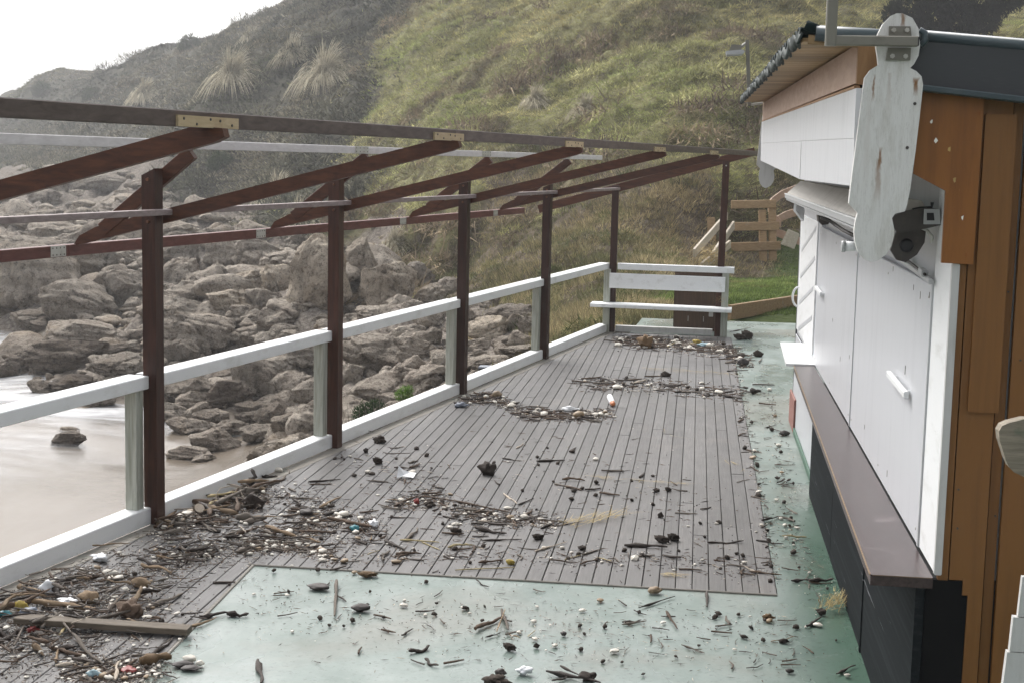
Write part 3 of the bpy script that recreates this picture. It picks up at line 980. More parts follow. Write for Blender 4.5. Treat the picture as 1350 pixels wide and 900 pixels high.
# body
mb = MB()
mb.prism([(XW + .03, 5.66, .84), (3.6, 5.66, .84), (3.6, 5.66, 2.62), (XW + .03, 5.66, 2.62)], (0, 8.2, 0))
H(mb, 'wall', 'panel')
mb = MB().box((XW, 11.62, .847), (XW + .03, 13.79, 2.42))
H(mb, 'wall', 'panel')
H(MB().box((XW + .002, 5.70, 1.955), (XW + .029, 11.60, 2.42)), 'wall', 'panel')
# black base below the counter, near face and side in separate boards
Y0 = 5.598
H(MB().box((.915, Y0 + .045, -.006), (3.6, 10.742, .838)), 'base', 'void_black')
zz = [-.006, .20, .405, .61, .815]
y_ = Y0 + .002
for y2 in (7.25, 9.0, 10.75):
    H(MB().box((.885, y_ + .012, -.004), (.913, y2, .812)), 'base_panel', 'black')
    y_ = y2
H(MB().box((.878, 7.235, -.004), (.89, 7.262, .812)), 'base_batten', 'black')
H(MB().box((.878, Y0 - .004, -.004), (.912, Y0 + .03, .815)), 'base_post', 'black')
# pale lower wall past the black base
H(MB().box((.943, 10.76, -.004), (.955, 13.77, .845)), 'lower_panel', 'panel')
H(MB().box((.925, 13.3, -.004), (.9425, 13.95, .30)), 'plinth', 'brick_red')
H(MB().box((.925, 10.80, -.005), (.9425, 13.28, .05)), 'plinth', 'green_edge')
# counter: a plank a little wider at the near end
H(MB().prism([(.703, 5.565, .862), (.935, 5.565, .862), (.935, 11.46, .862), (.782, 11.46, .862)], (0, 0, -.042)), 'counter', 'counter')
H(MB().beam((.7015, 5.57, .8605), (.7805, 11.45, .8605), .006, .005, c=.001), 'worn_edge', 'st_tan')
H(MB().beam((.71, 5.5635, .8605), (.93, 5.5635, .8605), .005, .004, c=.001), 'worn_edge', 'st_brown')
# white flap past the counter
H(MB().prism([(.722, 11.475, .872), (.955, 11.475, .872), (.955, 12.85, .872), (.752, 12.85, .872)], (0, 0, -.022)), 'shelf_flap', 'white')
# shutters, each with frame rail and handle
for a, b in ((6.03, 8.80), (8.815, 11.60)):
    sh = H(MB().box((XW - .014, a, .865), (XW + .012, b, 1.935)), 'shutter', 'panel')
    H(MB().box((XW - .020, a - .028, .866), (XW - .002, a - .006, 1.95)), 'edge_strip', 'galv_white', sh)
for yh, zh in ((6.72, 1.432), (11.19, 1.465)):
    hd = MB().beam((XW - .036, yh - .30 if yh < 9 else yh - .24, zh - .004), (XW - .036, yh + .30 if yh < 9 else yh + .24, zh + .004), .022, .03)
    for d in (-.24, .2):
        hd.beam((XW - .03, yh + d, zh), (XW - .012, yh + d, zh), .02, .02, up=(0, 1, 0))
    H(hd, 'handle', 'white')
H(MB().box((XW - .012, 5.612, .866), (XW + .016, 6.0, 2.40)), 'corner_panel', 'white')
H(MB().box((XW - .016, 5.585, .868), (XW + .012, 5.610, 2.05)), 'corner_trim', 'white_weather')
# knocks and screw heads on the painted boards
for (x, y, h_) in ((1194, 482, 5), (1214, 385, 4), (1226, 386, 3), (1205, 376, 3), (1108, 470, 4), (1120, 468, 3), (1178, 352, 3), (1140, 560, 3), (1170, 620, 4), (1098, 420, 3)):
    p = atx(x, y, XW - .0142)
    H(MB().prism([p, p + Vector((0, .012, .002)), p + Vector((0, .010, -.008 * h_)), p + Vector((0, .001, -.007 * h_))], (-.0012, 0, 0)), 'chipped_paint', 'sill_wood')
for y in (6.10, 7.4, 8.72, 8.90, 10.2, 11.5):
    for z in (.92, 1.88):
        H(MB().tube([(XW - .0142, y, z), (XW - .0165, y, z)], .006, 6), 'screw', 'galv')
# far door; thin tinted strips stand in for its diagonal reflections
dr = H(MB().box((XW - .012, 11.86, .895), (XW - .001, 13.76, 1.955)), 'door', 'white')
for i in range(4):
    z0 = 1.06 + i * .24
    H(MB().beam((XW - .0135, 12.0, z0 + .12), (XW - .0135, 13.5, z0 - .14), .004, .035, up=(0, 0, 1)), 'board', 'panel', dr)  # a slanting reflection put in as a greyer strip, not timber
ring = [(XW - .015 - .05 * math.sin(t), 13.66 + .02 * math.cos(t), 1.20 - .09 * math.cos(t)) for t in (math.pi * i / 10 for i in range(11))]
H(MB().tube(ring, .010, 6), 'handle', 'white', dr)
H(MB().tube([(.984, 14.0, 0), (.984, 14.0, 1.95)], .030, 10), 'drainpipe', 'pipe')
H(MB().box((.975, 13.86, .10), (1.04, 13.90, 1.95)), 'corner_post', 'pipe')
# near gable in ochre boards
gab = [(.958, .996, 0), (1.0005, 1.128, .0), (1.135, 1.172, .022), (1.180, 1.33, 0), (1.334, 1.50, 0), (1.504, 1.54, .02), (1.544, 1.70, 0), (1.704, 2.1, 0), (2.104, 2.5, 0), (2.504, 2.9, 0)]
for a, b, dy in gab:
    lo = .842 if a < 1.05 else -.02
    if a < 1.05 < b:
        H(MB().prism([(a, 5.604, .848), (1.052, 5.604, .848), (1.052, 5.604, .79), (1.073, 5.604, .79), (1.068, 5.604, -.02), (b, 5.604, -.02), (b, 5.604, 2.66), (a, 5.604, 2.66)], (0, .03, 0)), 'board', 'orange_dark')
    else:
        H(MB().box((a, 5.604 + dy, lo), (b, 5.634 + dy, 2.66)), 'board', 'orange_dark')
H(MB().prism([(.916, 5.602, -.02), (1.066, 5.602, -.02), (1.071, 5.602, .787), (1.050, 5.602, .787), (1.050, 5.602, .845), (.916, 5.602, .845)], (0, .03, 0)), 'base_panel', 'black_front')
H(MB().box((1.028, 5.585, 1.5), (1.14, 5.6035, 2.60)), 'cover_board', 'orange_dark')
H(MB().prism([(.786, 5.575, 2.705), (1.018, 5.575, 2.682), (1.014, 5.575, 2.05), (.90, 5.575, 2.053), (.90, 5.575, 2.318), (.781, 5.575, 2.378)], (0, .022, 0)), 'gable_panel', 'orange')
for x, z, m in ((.985, 2.085, 'rust'), (1.003, 2.60, 'rust'), (.835, 2.57, 'flake_white'), (.855, 2.50, 'flake_white'), (.93, 2.36, 'flake_pale'), (.965, 2.22, 'flake_white'), (.905, 2.47, 'flake_pale')):
    pts = [(x + .006 * random.uniform(.4, 1.4) * math.cos(t), 5.5745, z + .009 * random.uniform(.5, 1.4) * math.sin(t)) for t in (2 * math.pi * i / 7 for i in range(7))]
    H(MB().prism(pts, (0, -.0015, 0)), 'paint_flake', m)
for a, z in ((1.015, 1.2), (1.09, 1.55), (1.155, 1.95), (1.10, 2.5), (1.25, 2.3), (1.21, 1.7), (1.02, 1.05), (1.16, 1.1)):
    H(MB().tube([(a, 5.603 + .0 if not 1.13 < a < 1.18 else 5.626, z), (a, 5.598 if not 1.13 < a < 1.18 else 5.62, z)], .004, 6), 'nail', 'dark_metal')
# dark verge board and rounded flashing on the near roof edge
H(MB().prism([(.74, 5.55, 2.880), (3.7, 5.55, 2.66), (3.7, 5.55, 2.40), (.74, 5.55, 2.698)], (0, .04, 0)), 'verge_board', 'verge')
H(MB().beam((.76, 5.545, 2.690), (3.7, 5.545, 2.395), .07, .022), 'verge_trim', 'flash')
H(MB().tube([aty(1075, 44, 5.6), aty(1218, 53, 5.6)], .029, 14), 'roll_flashing', 'flash')
H(MB().tube([(.76, 5.56, 2.876), (3.7, 5.56, 2.655)], .022, 14), 'roll_flashing', 'flash')
H(MB().tube([aty(1062, 33, 5.6), aty(1078, 40, 5.6)], .019, 10), 'roll_flashing', 'roof')
# corrugated roof with a scalloped seaward edge
NYC = 420
ys = np.linspace(5.60, 13.9, NYC)
pv, pf = [], []
xs = [.350, .40, .60, 1.2, 2.4, 3.75]
for j, y in enumerate(ys):
    e = 2.908 + (y - 5.6) * .0125 + .013 * math.sin(y * 2 * math.pi / .19) + .005 * math.sin(y * 1.9)
    for x in xs:
        pv.append((x, y, e - (x - .345) * .072))
nx = len(xs)
for j in range(NYC - 1):
    for i in range(nx - 1):
        pf.append([j * nx + i, j * nx + i + 1, (j + 1) * nx + i + 1, (j + 1) * nx + i])
rf = H(MB().poly(pv, pf, True), 'roof', 'roof')
sol = rf.modifiers.new('thickness', 'SOLIDIFY')
sol.thickness = .006
# a second, lower row of sheet ends, chipped grey
pv = []
for j, y in enumerate(ys):
    e = 2.870 + (y - 5.6) * .0125 + .009 * math.sin(y * 2 * math.pi / .19 + 1.0)
    pv += [(.352 + .01 * math.sin(y * 7), y, e + .020), (.358 + .012 * math.sin(y * 11), y, e - .020)]
pf = [[2 * j, 2 * j + 1, 2 * j + 3, 2 * j + 2] for j in range(NYC - 1)]
rg = H(MB().poly(pv, pf, True), 'eave_flashing', 'eave_chip')
rg.modifiers.new('thickness', 'SOLIDIFY').thickness = .010
# soffit boards running out to the eave
n = 42
for i in range(n):
    a = 5.63 + (13.85 - 5.63) * i / n
    b = 5.63 + (13.85 - 5.63) * (i + 1) / n - .016
    za, zb = 2.852 + (a - 5.42) * .0135, 2.852 + (b - 5.42) * .0135
    q = [(.362, a, za), (.362, b, zb), (.585, b, zb + .004), (.585, a, za + .004)]
    H(MB().prism(q, (0, 0, .014)), 'soffit_board', 'soffit')
H(MB().beam((.38, 5.615, 2.862), (.60, 5.615, 2.85), .02, .035), 'barge_board', 'soffit')
# plywood fascia and its thick near end
zf = lambda y: (y - 5.6) * .0125
H(MB().prism([(.56, 5.62, 2.705), (.56, 13.95, 2.805), (.56, 13.95, 2.965), (.56, 5.62, 2.848)], (.02, 0, 0)), 'plywood_fascia', 'ply')
H(MB().prism([(.561, 5.612, 2.700), (.64, 5.612, 2.695), (.64, 5.612, 2.845), (.561, 5.612, 2.848)], (0, -.02, 0)), 'fascia_end', 'ply_end')
H(MB().beam((.565, 5.60, 2.690), (.565, 13.95, 2.798), .022, .014), 'fascia_bead', 'ply_end')
# white sign boards below, two rows, two lengths; the far one is cut at a slant
zc = lambda y: 2.502 + (y - 5.5) * .011
ft = lambda y: 2.684 + (y - 5.6) * .0128
H(MB().prism([(.5555, 5.535, zc(5.535) + .0004), (.5555, 13.92, zc(13.92) + .0004), (.5555, 13.92, ft(13.92)), (.5555, 5.535, ft(5.535))], (.022, 0, 0)), 'sign_board', 'white_brush')
for a, b in ((5.535, 8.394), (8.397, 13.92)):
    0 and H(MB().prism([(.556, a, zc(a) + .0004), (.556, b, zc(b) + .0004), (.556, b, ft(b)), (.556, a, ft(a))], (.022, 0, 0)), 'sign_board', 'white_brush')
    za, zb = (2.328, 2.321) if a < 6 else (2.321, 2.434)
    H(MB().prism([(.559, a, za), (.559, b, zb), (.557, b, zc(b) - .0004), (.557, a, zc(a) - .0004)], (.022, 0, 0)), 'sign_board', 'white_brush')
H(MB().box((.5545, 8.385, 2.324), (.5565, 8.41, 2.53)), 'joint_strip', 'white')
H(MB().prism([(.60, 5.62, 2.40), (XW + .01, 5.62, 2.40), (XW + .01, 13.9, 2.46), (.60, 13.9, 2.46)], (0, 0, .02)), 'ceiling_board', 'white_weather')
# carved corbel boards at both ends of the sign
COR = [(1190, 18), (1203, 24), (1211, 38), (1213, 60), (1211, 74), (1205, 85), (1200, 90), (1208, 94), (1215, 101), (1217, 112), (1213, 150), (1207, 200), (1200, 250), (1196, 270), (1193, 279), (1180, 282), (1176, 288), (1179, 303), (1178, 314),
       (1175, 325), (1168, 336), (1158, 343), (1148, 346), (1139, 342), (1131, 332), (1127, 318), (1126, 305), (1128, 291), (1131, 281), (1119, 268), (1122, 243), (1130, 180), (1137, 125), (1140, 103), (1147, 93), (1158, 86), (1157, 75), (1155, 62), (1157, 46), (1164, 32), (1175, 21), (1182, 18)]
cp = [aty(x, y, 5.5) for x, y in COR]
c1 = H(MB().prism(cp, (0, .035, 0)), 'corbel', 'corbel')
cp2 = [Vector((p.x - .02, 13.96, p.z + .128)) for p in cp]
H(MB().prism(cp2, (0, .035, 0)), 'corbel', 'white_weather')
for x, y in ((1196, 195), (1206, 137)):
    p = aty(x, y, 5.5)
    H(MB().tube([p, p - Vector((0, .003, 0))], .006, 8), 'nail', 'dark_metal', c1)
# snapped wire and scraps behind the corbel head
H(MB().tube([aty(1212, 40, 5.52), aty(1219, 44, 5.52), aty(1220, 54, 5.52), aty(1214, 60, 5.52)], .012, 8), 'broken_seal', 'flash')

# steel frame bolted on the corbel (carried a sign above the roof)
fr = thing('steel_frame', (.44, 5.44, 2.83), 'grey square-tube steel frame bolted to the white corbel board at the hut corner', 'sign frame')
MB().beam((.430, 5.455, 2.846), (.752, 5.455, 2.846), .034, .036).build('arm', M['steel'], fr)
MB().beam((.4485, 5.4535, 2.8265), (.4485, 5.4535, 3.9), .039, .038, up=(0, 1, 0)).build('upright', M['steel'], fr)
MB().box((.752, 5.439, 2.830), (.757, 5.471, 2.862)).build('tube_cap', M['rubber'], fr)
for z0, z1 in ((2.866, 2.902), (2.782, 2.826)):
    p = MB().prism([(.650 + .006 * (z0 > 2.85), 5.489, z0), (.736, 5.489, z0), (.736 - .006 * (z0 > 2.85), 5.489, z1), (.655, 5.489, z1)], (0, .008, 0)).build('plate', M['steel'], fr)
    zc_ = (z0 + z1) / 2 + (.004 if z0 > 2.85 else -.008)
    for x in (.672, .718):
        MB().tube([(x, 5.489, zc_), (x, 5.478, zc_)], .0085, 6).build('bolt', M['galv'], p)

# ---------------------------------------------------------------- folded awning
aw = thing('awning', (.82, 5.9, 2.1), 'folded cream awning cassette hanging under the sign of the hut', 'awning')
A = lambda mb, nm, m: mb.build(nm, M[m], aw)
pr = [(.698, 2.176), (.698, 2.142), (.716, 2.132), (.86, 2.165), (.90, 2.23), (.875, 2.272), (.80, 2.276)]
A(MB().prism([(x, 5.98, z) for x, z in pr], (0, 5.95, 0)), 'cassette', 'awning')
A(MB().beam((.690, 5.97, 2.153), (.690, 11.94, 2.153), .016, .030, c=.002), 'front_bar', 'alu')
A(MB().beam((.686, 5.96, 2.172), (.686, 11.95, 2.172), .016, .007, c=.001), 'front_bar', 'white')
A(MB().beam((.700, 5.97, 2.128), (.700, 11.9, 2.128), .02, .012, c=.002), 'front_bar', 'alu')
A(MB().beam((.72, 11.2, 2.105), (.80, 11.5, 2.02), .02, .10), 'end_bracket', 'white')
# crank gear and arm at the near end
bl = [(1170, 288), (1192, 279), (1222, 274), (1238, 276), (1241, 297), (1219, 302), (1196, 306), (1182, 306)]
A(MB().prism([aty(x, y, 5.93) for x, y in bl], (0, .06, 0)), 'gear_arm', 'dark_metal')
A(MB().prism([aty(x, y, 5.915) for x, y in ((1219, 276), (1239, 276), (1240, 296), (1218, 296))], (0, .05, 0)), 'end_cap', 'alu')
A(MB().prism([aty(x, y, 5.912) for x, y in ((1222, 281), (1231, 281), (1232, 291), (1222, 291))], (0, .01, 0)), 'socket', 'rubber')
dsk = [(1182, 306), (1200, 300), (1221, 301), (1219, 320), (1209, 336), (1194, 346), (1182, 343), (1174, 330)]
A(MB().prism([aty(x, y, 6.0) for x, y in dsk], (0, .03, 0)), 'gear_disc', 'dark_metal')
c0 = aty(1195, 324, 5.998)
A(MB().tube([c0, c0 - Vector((0, .012, 0))], [.028, .022], 14), 'gear_hub', 'rubber')
A(MB().tube([aty(1203, 277, 5.95), aty(1213, 275, 5.95), aty(1228, 274, 5.95), aty(1229, 267, 5.95)], .007, 6), 'wire', 'rubber')
A(MB().tube([aty(1206, 297, 5.95), aty(1222, 304, 5.96), aty(1229, 312, 5.96), aty(1228, 321, 5.96)], .006, 6), 'lever', 'galv')
A(MB().beam((.925, 6.95, 1.985), (.925, 5.95, 1.955), .02, .02), 'arm', 'alu')
A(MB().tube([(.915, 6.75, 2.005), (.915, 6.05, 1.975)], .006, 6), 'arm_spring', 'dark_metal')
for y in (6.7, 6.12):
    A(MB().beam((.917, y + .05, 2.005 - (6.7 - y) * .04), (.917, y - .05, 2.0 - (6.7 - y) * .04), .026, .028), 'arm_joint', 'alu')
A(MB().tube([aty(1114, 325, 6.4), aty(1132, 325, 6.4)], [.022, .020], 12), 'roller_end', 'white')
A(MB().tube([aty(1109, 325, 6.4), aty(1114, 325, 6.4)], [.024, .026], 12), 'roller_cap', 'alu')
A(MB().tube([aty(1082, 287, 8.6), aty(1095, 292, 8.6), aty(1112, 304, 8.0), aty(1128, 312, 7.6)], .010, 6), 'far_arm', 'dark_metal')
A(MB().prism([aty(x, y, 8.7) for x, y in ((1078, 284), (1096, 289), (1092, 296), (1084, 297), (1079, 292))], (0, .1, 0)), 'far_joint', 'dark_metal')

# ---------------------------------------------------------------- floodlight at the far corner of the hut
fl = thing('floodlight', (.43, 14.0, 2.94), 'grey floodlight on a thin steel pole at the far corner of the hut roof', 'floodlight')
MB().beam((.438, 14.0, 2.935), (.392, 14.0, 3.54), .034, .034, up=(0, 1, 0)).build('pole', M['steel'], fl)
MB().beam((.43, 14.0, 2.945), (.56, 13.98, 2.965), .022, .022).build('bracket', M['galv'], fl)
MB().prism([(.205, 13.9, 3.395), (.35, 13.9, 3.405), (.372, 13.9, 3.43), (.355, 13.9, 3.445), (.20, 13.9, 3.43)], (0, .22, 0)).build('lamp_housing', M['alu'], fl)
MB().prism([(.225, 13.93, 3.432), (.34, 13.93, 3.446), (.335, 13.93, 3.49), (.25, 13.93, 3.492)], (0, .16, 0)).build('ballast_box', M['steel'], fl)
MB().tube([(.385, 14.0, 3.515), (.335, 14.0, 3.475)], .013, 8).build('arm', M['galv'], fl)

# ---------------------------------------------------------------- right edge of the frame: silvered timber end, white lapped boards
tb = MB()
pts = [(1350, 552), (1330, 557), (1321, 561), (1317, 568), (1318, 580), (1326, 605), (1331, 616), (1337, 622), (1350, 628)]
pp = [aty(x, y, 4.0) for x, y in pts]
pp = pp + [Vector((1.6, 4.0, pp[-1].z - .02)), Vector((1.6, 4.0, pp[0].z + .02))]
o = tb.prism(pp, (0, .05, 0)).build('timber_rail', M['rail_end'])
tag(o, 'silvered rounded timber rail end jutting in at the right edge of the picture', 'rail')
lw = thing('lapped_board_wall', (1.0, 4.4, 0), 'white lapped board wall end with a stepped edge at the lower right corner', 'wall')
edge = [(1348, 760, 1342, 812), (1336, 813, 1331, 858), (1328, 859, 1322, 905), (1318, 906, 1311, 955), (1306, 956, 1299, 1005)]
for i, (xa, ya, xb, yb) in enumerate(edge):
    a, b = aty(xa, ya, 4.4), aty(xb, yb, 4.4)
    MB().prism([a, b, (2.2, 4.4, b.z), (2.2, 4.4, a.z)], (0, .022 + .003 * i, 0)).build('board', M['white_weather'], lw)

# ================================================================ TIMBER STEPS, EDGING, BENT BOARDS beyond the bench
st = thing('retaining_steps', tuple(atd(1000, 335, 36.5)), 'brown timber retaining steps with three boards and posts on the grassy bank', 'steps')
for (xa, ya, xb, yb, hh) in ((964, 270, 1023, 269, .20), (964, 299, 1027, 298, .21), (964, 326, 1029, 324, .22)):
    a, b = atd(xa, ya, 36.5), atd(xb, yb, 36.5)
    MB().beam(a, b, .07, hh, c=.01).build('board', M['timber'], st)
for x, y0, y1 in ((1005, 277, 340), (1018, 266, 342)):
    a, b = atd(x, y0, 36.62), atd(x + 1, y1 + 6, 36.62)
    MB().beam(a, b, .19, .16, up=(0, 1, 0), c=.02).build('post', M['timber'], st)
hs = [((958, 285), (915, 334)), ((967, 297), (938, 340)), ((962, 322), (925, 352))]
for (a, b) in hs:
    p, q = atd(*a, 36.2), atd(*b, 33.8)
    MB().beam(p, q, .06, .20, c=.008).build('side_board', M['timber_pale'], st)
a, b = atd(937, 287, 36.9), atd(939, 322, 36.9)
MB().beam(a, b, .2, .12, up=(0, 1, 0)).build('post', M['timber'], st)
ed_ = MB().beam((.55, 23.35, .06), (1.95, 25.45, .11), .07, .24, c=.01)
o = ed_.build('edging_board', M['timber'])
tag(o, 'long brown timber edging board lying at the front of the green lawn', 'edging board')
o = MB().prism([atd(1029, 322, 35.5), atd(1034, 323, 35.5), atd(1041, 304, 35.5), atd(1039, 302, 35.5)], (.25, .1, -.1)).build('broken_board', M['timber_pale'])
tag(o, 'short pale broken board leaning at the right end of the timber steps', 'board')
for i, (pl_, lab) in enumerate((([(1075, 236), (1050, 244), (1030, 252), (1018, 261), (1014, 268), (1018, 278), (1030, 290)], 'upper bent tan board curving round the planting bed by the hut'),
                                ([(1070, 276), (1052, 274), (1036, 279), (1022, 287), (1019, 294), (1026, 302), (1045, 309), (1066, 318)], 'lower bent tan board curving round the planting bed by the hut'))):
    P3 = [atd(x, y, 37.6 - .12 * j) for j, (x, y) in enumerate(pl_)]
    up_, dn_, th = [], [], .03
    v_, f_ = [], []
    for j, p in enumerate(P3):
        d = (P3[min(j + 1, len(P3) - 1)] - P3[max(j - 1, 0)])
        nrm = Vector((d.y, -d.x, 0)).normalized() * th
        hgt = .20
        v_ += [p, p + nrm, p - Vector((0, 0, hgt)) + nrm, p - Vector((0, 0, hgt))]
    for j in range(len(P3) - 1):
        for q in range(4):
            f_.append([j * 4 + q, j * 4 + (q + 1) % 4, j * 4 + 4 + (q + 1) % 4, j * 4 + 4 + q])
    f_ += [[0, 1, 2, 3], [len(v_) - 4 + q for q in range(4)]]
    o = MB().poly(v_, f_, False).build('bent_board', M['ply'])
    tag(o, lab, 'bent board', 'bent boards by the hut')


# ================================================================ BOULDERS
def rock_mesh(seed, sub=4, rough=1.0):
    """blocky, bedded, deeply pitted boulder"""
    bm = bmesh.new()
    bmesh.ops.create_icosphere(bm, subdivisions=sub, radius=1)
    R_ = random.Random(seed)
    planes = [(Vector((R_.gauss(0, 1), R_.gauss(0, 1), R_.gauss(0, .7))).normalized(), R_.uniform(.50, .86)) for _ in range(13)]
    off = Vector((R_.uniform(-50, 50), R_.uniform(-50, 50), R_.uniform(-50, 50)))
    bed = Vector((R_.gauss(0, .25), R_.gauss(0, .25), 1)).normalized()
    cut = [(Vector((R_.gauss(0, 1), R_.gauss(0, 1), R_.gauss(0, .5))).normalized(), R_.uniform(-.4, .4)) for _ in range(3)]
    for v in bm.verts:
        p = v.co.copy()
        for n_, d_ in planes:
            e = p.dot(n_) - d_
            if e > 0:
                p -= n_ * e * .96
        q = p + off
        a = mnoise.fractal(q * 1.4, .9, 2.1, 5)
        rd = mnoise.ridged_multi_fractal(q * 2.2, 1.0, 2.1, 4, 1.0, 2.0)
        led = math.sin((p.dot(bed) + .12 * a) * 17)
        f = .16 * a - .055 * max(0, rd - 1.1) + .022 * led + .040 * mnoise.noise(q * 7) + .026 * mnoise.noise(q * 15) + .014 * mnoise.noise(q * 31)
        for n_, d_ in cut:                                   # joints splitting the block
            t = abs(p.dot(n_) - d_ + .08 * mnoise.noise(q * 3))
            if t < .06:
                f -= .13 * (1 - t / .06)
        v.co = p * (1 + rough * f)
    me = bpy.data.meshes.new('boulder')
    bm.to_mesh(me)
    bm.free()
    xs_ = np.array([v.co for v in me.vertices])
    lo, hi = xs_.min(0), xs_.max(0)
    xs_ = (xs_ - (lo + hi) / 2) / (hi - lo) * 2
    me.vertices.foreach_set('co', xs_.astype(np.float32).ravel())
    me.polygons.foreach_set('use_smooth', [True] * len(me.polygons))
    me.materials.append(M['rock'])
    return me


def rock_material(name='pitted_limestone', gain=(1.25, 1.22, 1.17)):
    k = NT(name)
    w_ = k.coord((1, 1, 1), True)
    a, b = k.noise(w_, 1.1, 7, .70), k.noise(w_, 6, 7, .75)
    c = k.noise(w_, 22, 4, .7)
    col = k.ramp(a, [(.28, (.185, .158, .132)), (.46, (.32, .283, .245)), (.66, (.46, .42, .37))])
    col = k.mix(k.math('MULTIPLY', k.ramp(b, [(.38, 1), (.49, 0)]), .72), col, (.060, .049, .041))
    col = k.mix(k.math('MULTIPLY', k.ramp(b, [(.56, 0), (.72, 1)]), .55), col, (.36, .33, .285))
    col = k.mix(k.math('MULTIPLY', k.ramp(c, [(.38, 1), (.47, 0)]), .55), col, (.062, .052, .044))
    ms = k.n("ShaderNodeSeparateXYZ")
    k.l(k.n("ShaderNodeNewGeometry").outputs['Position'], ms.inputs[0])
    wet = k.n("ShaderNodeMapRange")                                          # tide-wet, weed-darkened foot of the rocks
    wet.inputs[1].default_value, wet.inputs[2].default_value = -3.7, -2.1
    k.l(k.math('ADD', ms.outputs[2], k.math('MULTIPLY', a, .8)), wet.inputs[0])
    col = k.mix(k.math('SUBTRACT', 1.0, wet.outputs[0]), col, k.mix(1.0, col, (.58, .54, .51), 'MULTIPLY'))
    och = k.noise(w_, .45, 4, .6)
    col = k.mix(k.math('MULTIPLY', k.ramp(och, [(.58, 0), (.70, 1)]), .4), col, (.20, .14, .075))
    col = k.mix(1.0, col, k.ramp(k.rand(), [(0, .75), (1, 1.2)]), 'MULTIPLY')
    col = k.mix(1.0, col, gain, 'MULTIPLY')
    nrm = k.bump(c, 1.0, .07, k.bump(b, 1.0, .22))
    rough = k.ramp(wet.outputs[0], [(0, .42), (.6, .9)])
    return k.set(col, rough, nrm, k.ramp(wet.outputs[0], [(0, .3), (.6, .1)]))


M['rock'] = rock_material()
M['rock_pale'] = rock_material('pale_limestone', (1.55, 1.48, 1.36))
M['rock_dark'] = rock_material('dark_wet_limestone', (.72, .68, .64))
M['rock_ochre'] = rock_material('ochre_stained_limestone', (1.5, 1.22, .85))
ROCKS = [rock_mesh(100 + i, 5) for i in range(12)]
HAND = [
    # x, y (middle), width, height, label
    (413, 369, 72, 92, 'tall pale craggy boulder rising just left of the second brown pergola post', 0), (470, 370, 46, 84, 'tall cracked boulder standing just right of the second brown pergola post', 1), (496, 386, 44, 56, 'rounded grey boulder between the tall cracked boulder and the third post', 2),
    (362, 373, 44, 38, 'flat-topped tan boulder leaning against the tall pale craggy boulder', 3), (318, 376, 42, 28, 'ochre-stained angular boulder left of the flat-topped tan boulder', 4),
    (307, 399, 60, 28, 'low pale slab of rock in the middle of the rock field', 5), (344, 405, 36, 32, None), (367, 421, 40, 22, None), (324, 412, 32, 16, None), (322, 423, 44, 18, None),
    (238, 391, 70, 34, None), (242, 412, 72, 36, None), (246, 447, 98, 50, 'broad sloping brown boulder touching the white rail right of the first post', 3), (293, 454, 50, 28, None), (328, 450, 50, 32, None), (271, 434, 24, 20, None),
    (233, 361, 50, 32, None), (294, 338, 46, 34, None), (228, 340, 66, 42, None), (338, 341, 60, 42, None), (366, 350, 46, 28, None), (380, 441, 50, 22, None), (274, 383, 26, 20, None), (251, 372, 18, 15, None),
    (320, 500, 34, 48, None), (344, 503, 34, 44, None), (378, 513, 56, 38, None), (367, 487, 56, 28, None), (300, 521, 50, 34, 'dark wet boulder beside the sand below the white rail', 1), (247, 514, 66, 34, None), (263, 531, 60, 24, None), (233, 468, 46, 34, None), (412, 468, 66, 28, None),
    (411, 514, 46, 34, None), (377, 534, 50, 20, None), (334, 539, 40, 16, None), (327, 551, 34, 14, None), (277, 551, 40, 18, None), (283, 582, 56, 26, 'flat dark rock lying alone on the sand left of the second post', 5), (253, 598, 56, 16, None), (384, 563, 44, 30, None), (408, 554, 50, 32, None), (418, 584, 44, 24, None), (348, 604, 40, 26, None),
    (40, 368, 120, 76, 'largest layered rock mass at the left edge of the picture', 0), (112, 348, 84, 46, None), (100, 402, 84, 50, None), (152, 384, 60, 46, None), (8, 492, 46, 30, None), (112, 441, 90, 28, None), (110, 467, 124, 36, 'long low dark reef of rock above the wet sand at far left', 4), (95, 510, 64, 26, 'dark wet rock rising from the wet sand left of the first post', 2), (152, 481, 66, 26, None), (40, 425, 60, 24, None), (40, 330, 90, 30, None),
    (90, 580, 40, 18, 'small dark rock in the foaming wash left of the first post', 1), (92, 567, 24, 8, None), (160, 503, 40, 16, None),
    (226, 546, 44, 24, None), (250, 562, 52, 20, None), (300, 566, 44, 20, None), (346, 572, 46, 20, None), (386, 586, 44, 24, None), (205, 528, 36, 24, None), (362, 590, 34, 16, None), (268, 604, 26, 10, None), (60, 512, 40, 20, None), (130, 528, 44, 16, None),
    (510, 384, 62, 58, 'big pale rounded boulder in front of the earth bank left of the third post', 3), (551, 367, 36, 34, None), (588, 381, 32, 24, None), (566, 391, 38, 28, None), (497, 418, 50, 20, None), (487, 474, 78, 50, None), (537, 450, 46, 26, None), (550, 464, 44, 28, None), (568, 446, 24, 22, None), (528, 498, 30, 26, 'upright grey stone in the rocks below the rail left of the third post', 5), (560, 501, 56, 32, None), (583, 474, 26, 22, None), (461, 494, 34, 24, None), (500, 514, 78, 34, None), (470, 541, 64, 32, None),
    (641, 437, 46, 34, 'pale square boulder below the bank just right of the third post', 4), (681, 430, 28, 26, None), (698, 433, 30, 26, None), (661, 453, 24, 16, None), (638, 456, 22, 16, None), (667, 418, 66, 26, None), (633, 466, 18, 10, None), (650, 478, 60, 14, None), (610, 485, 26, 14, None), (690, 460, 50, 12, None), (615, 420, 30, 20, None),
]
TINT = {}


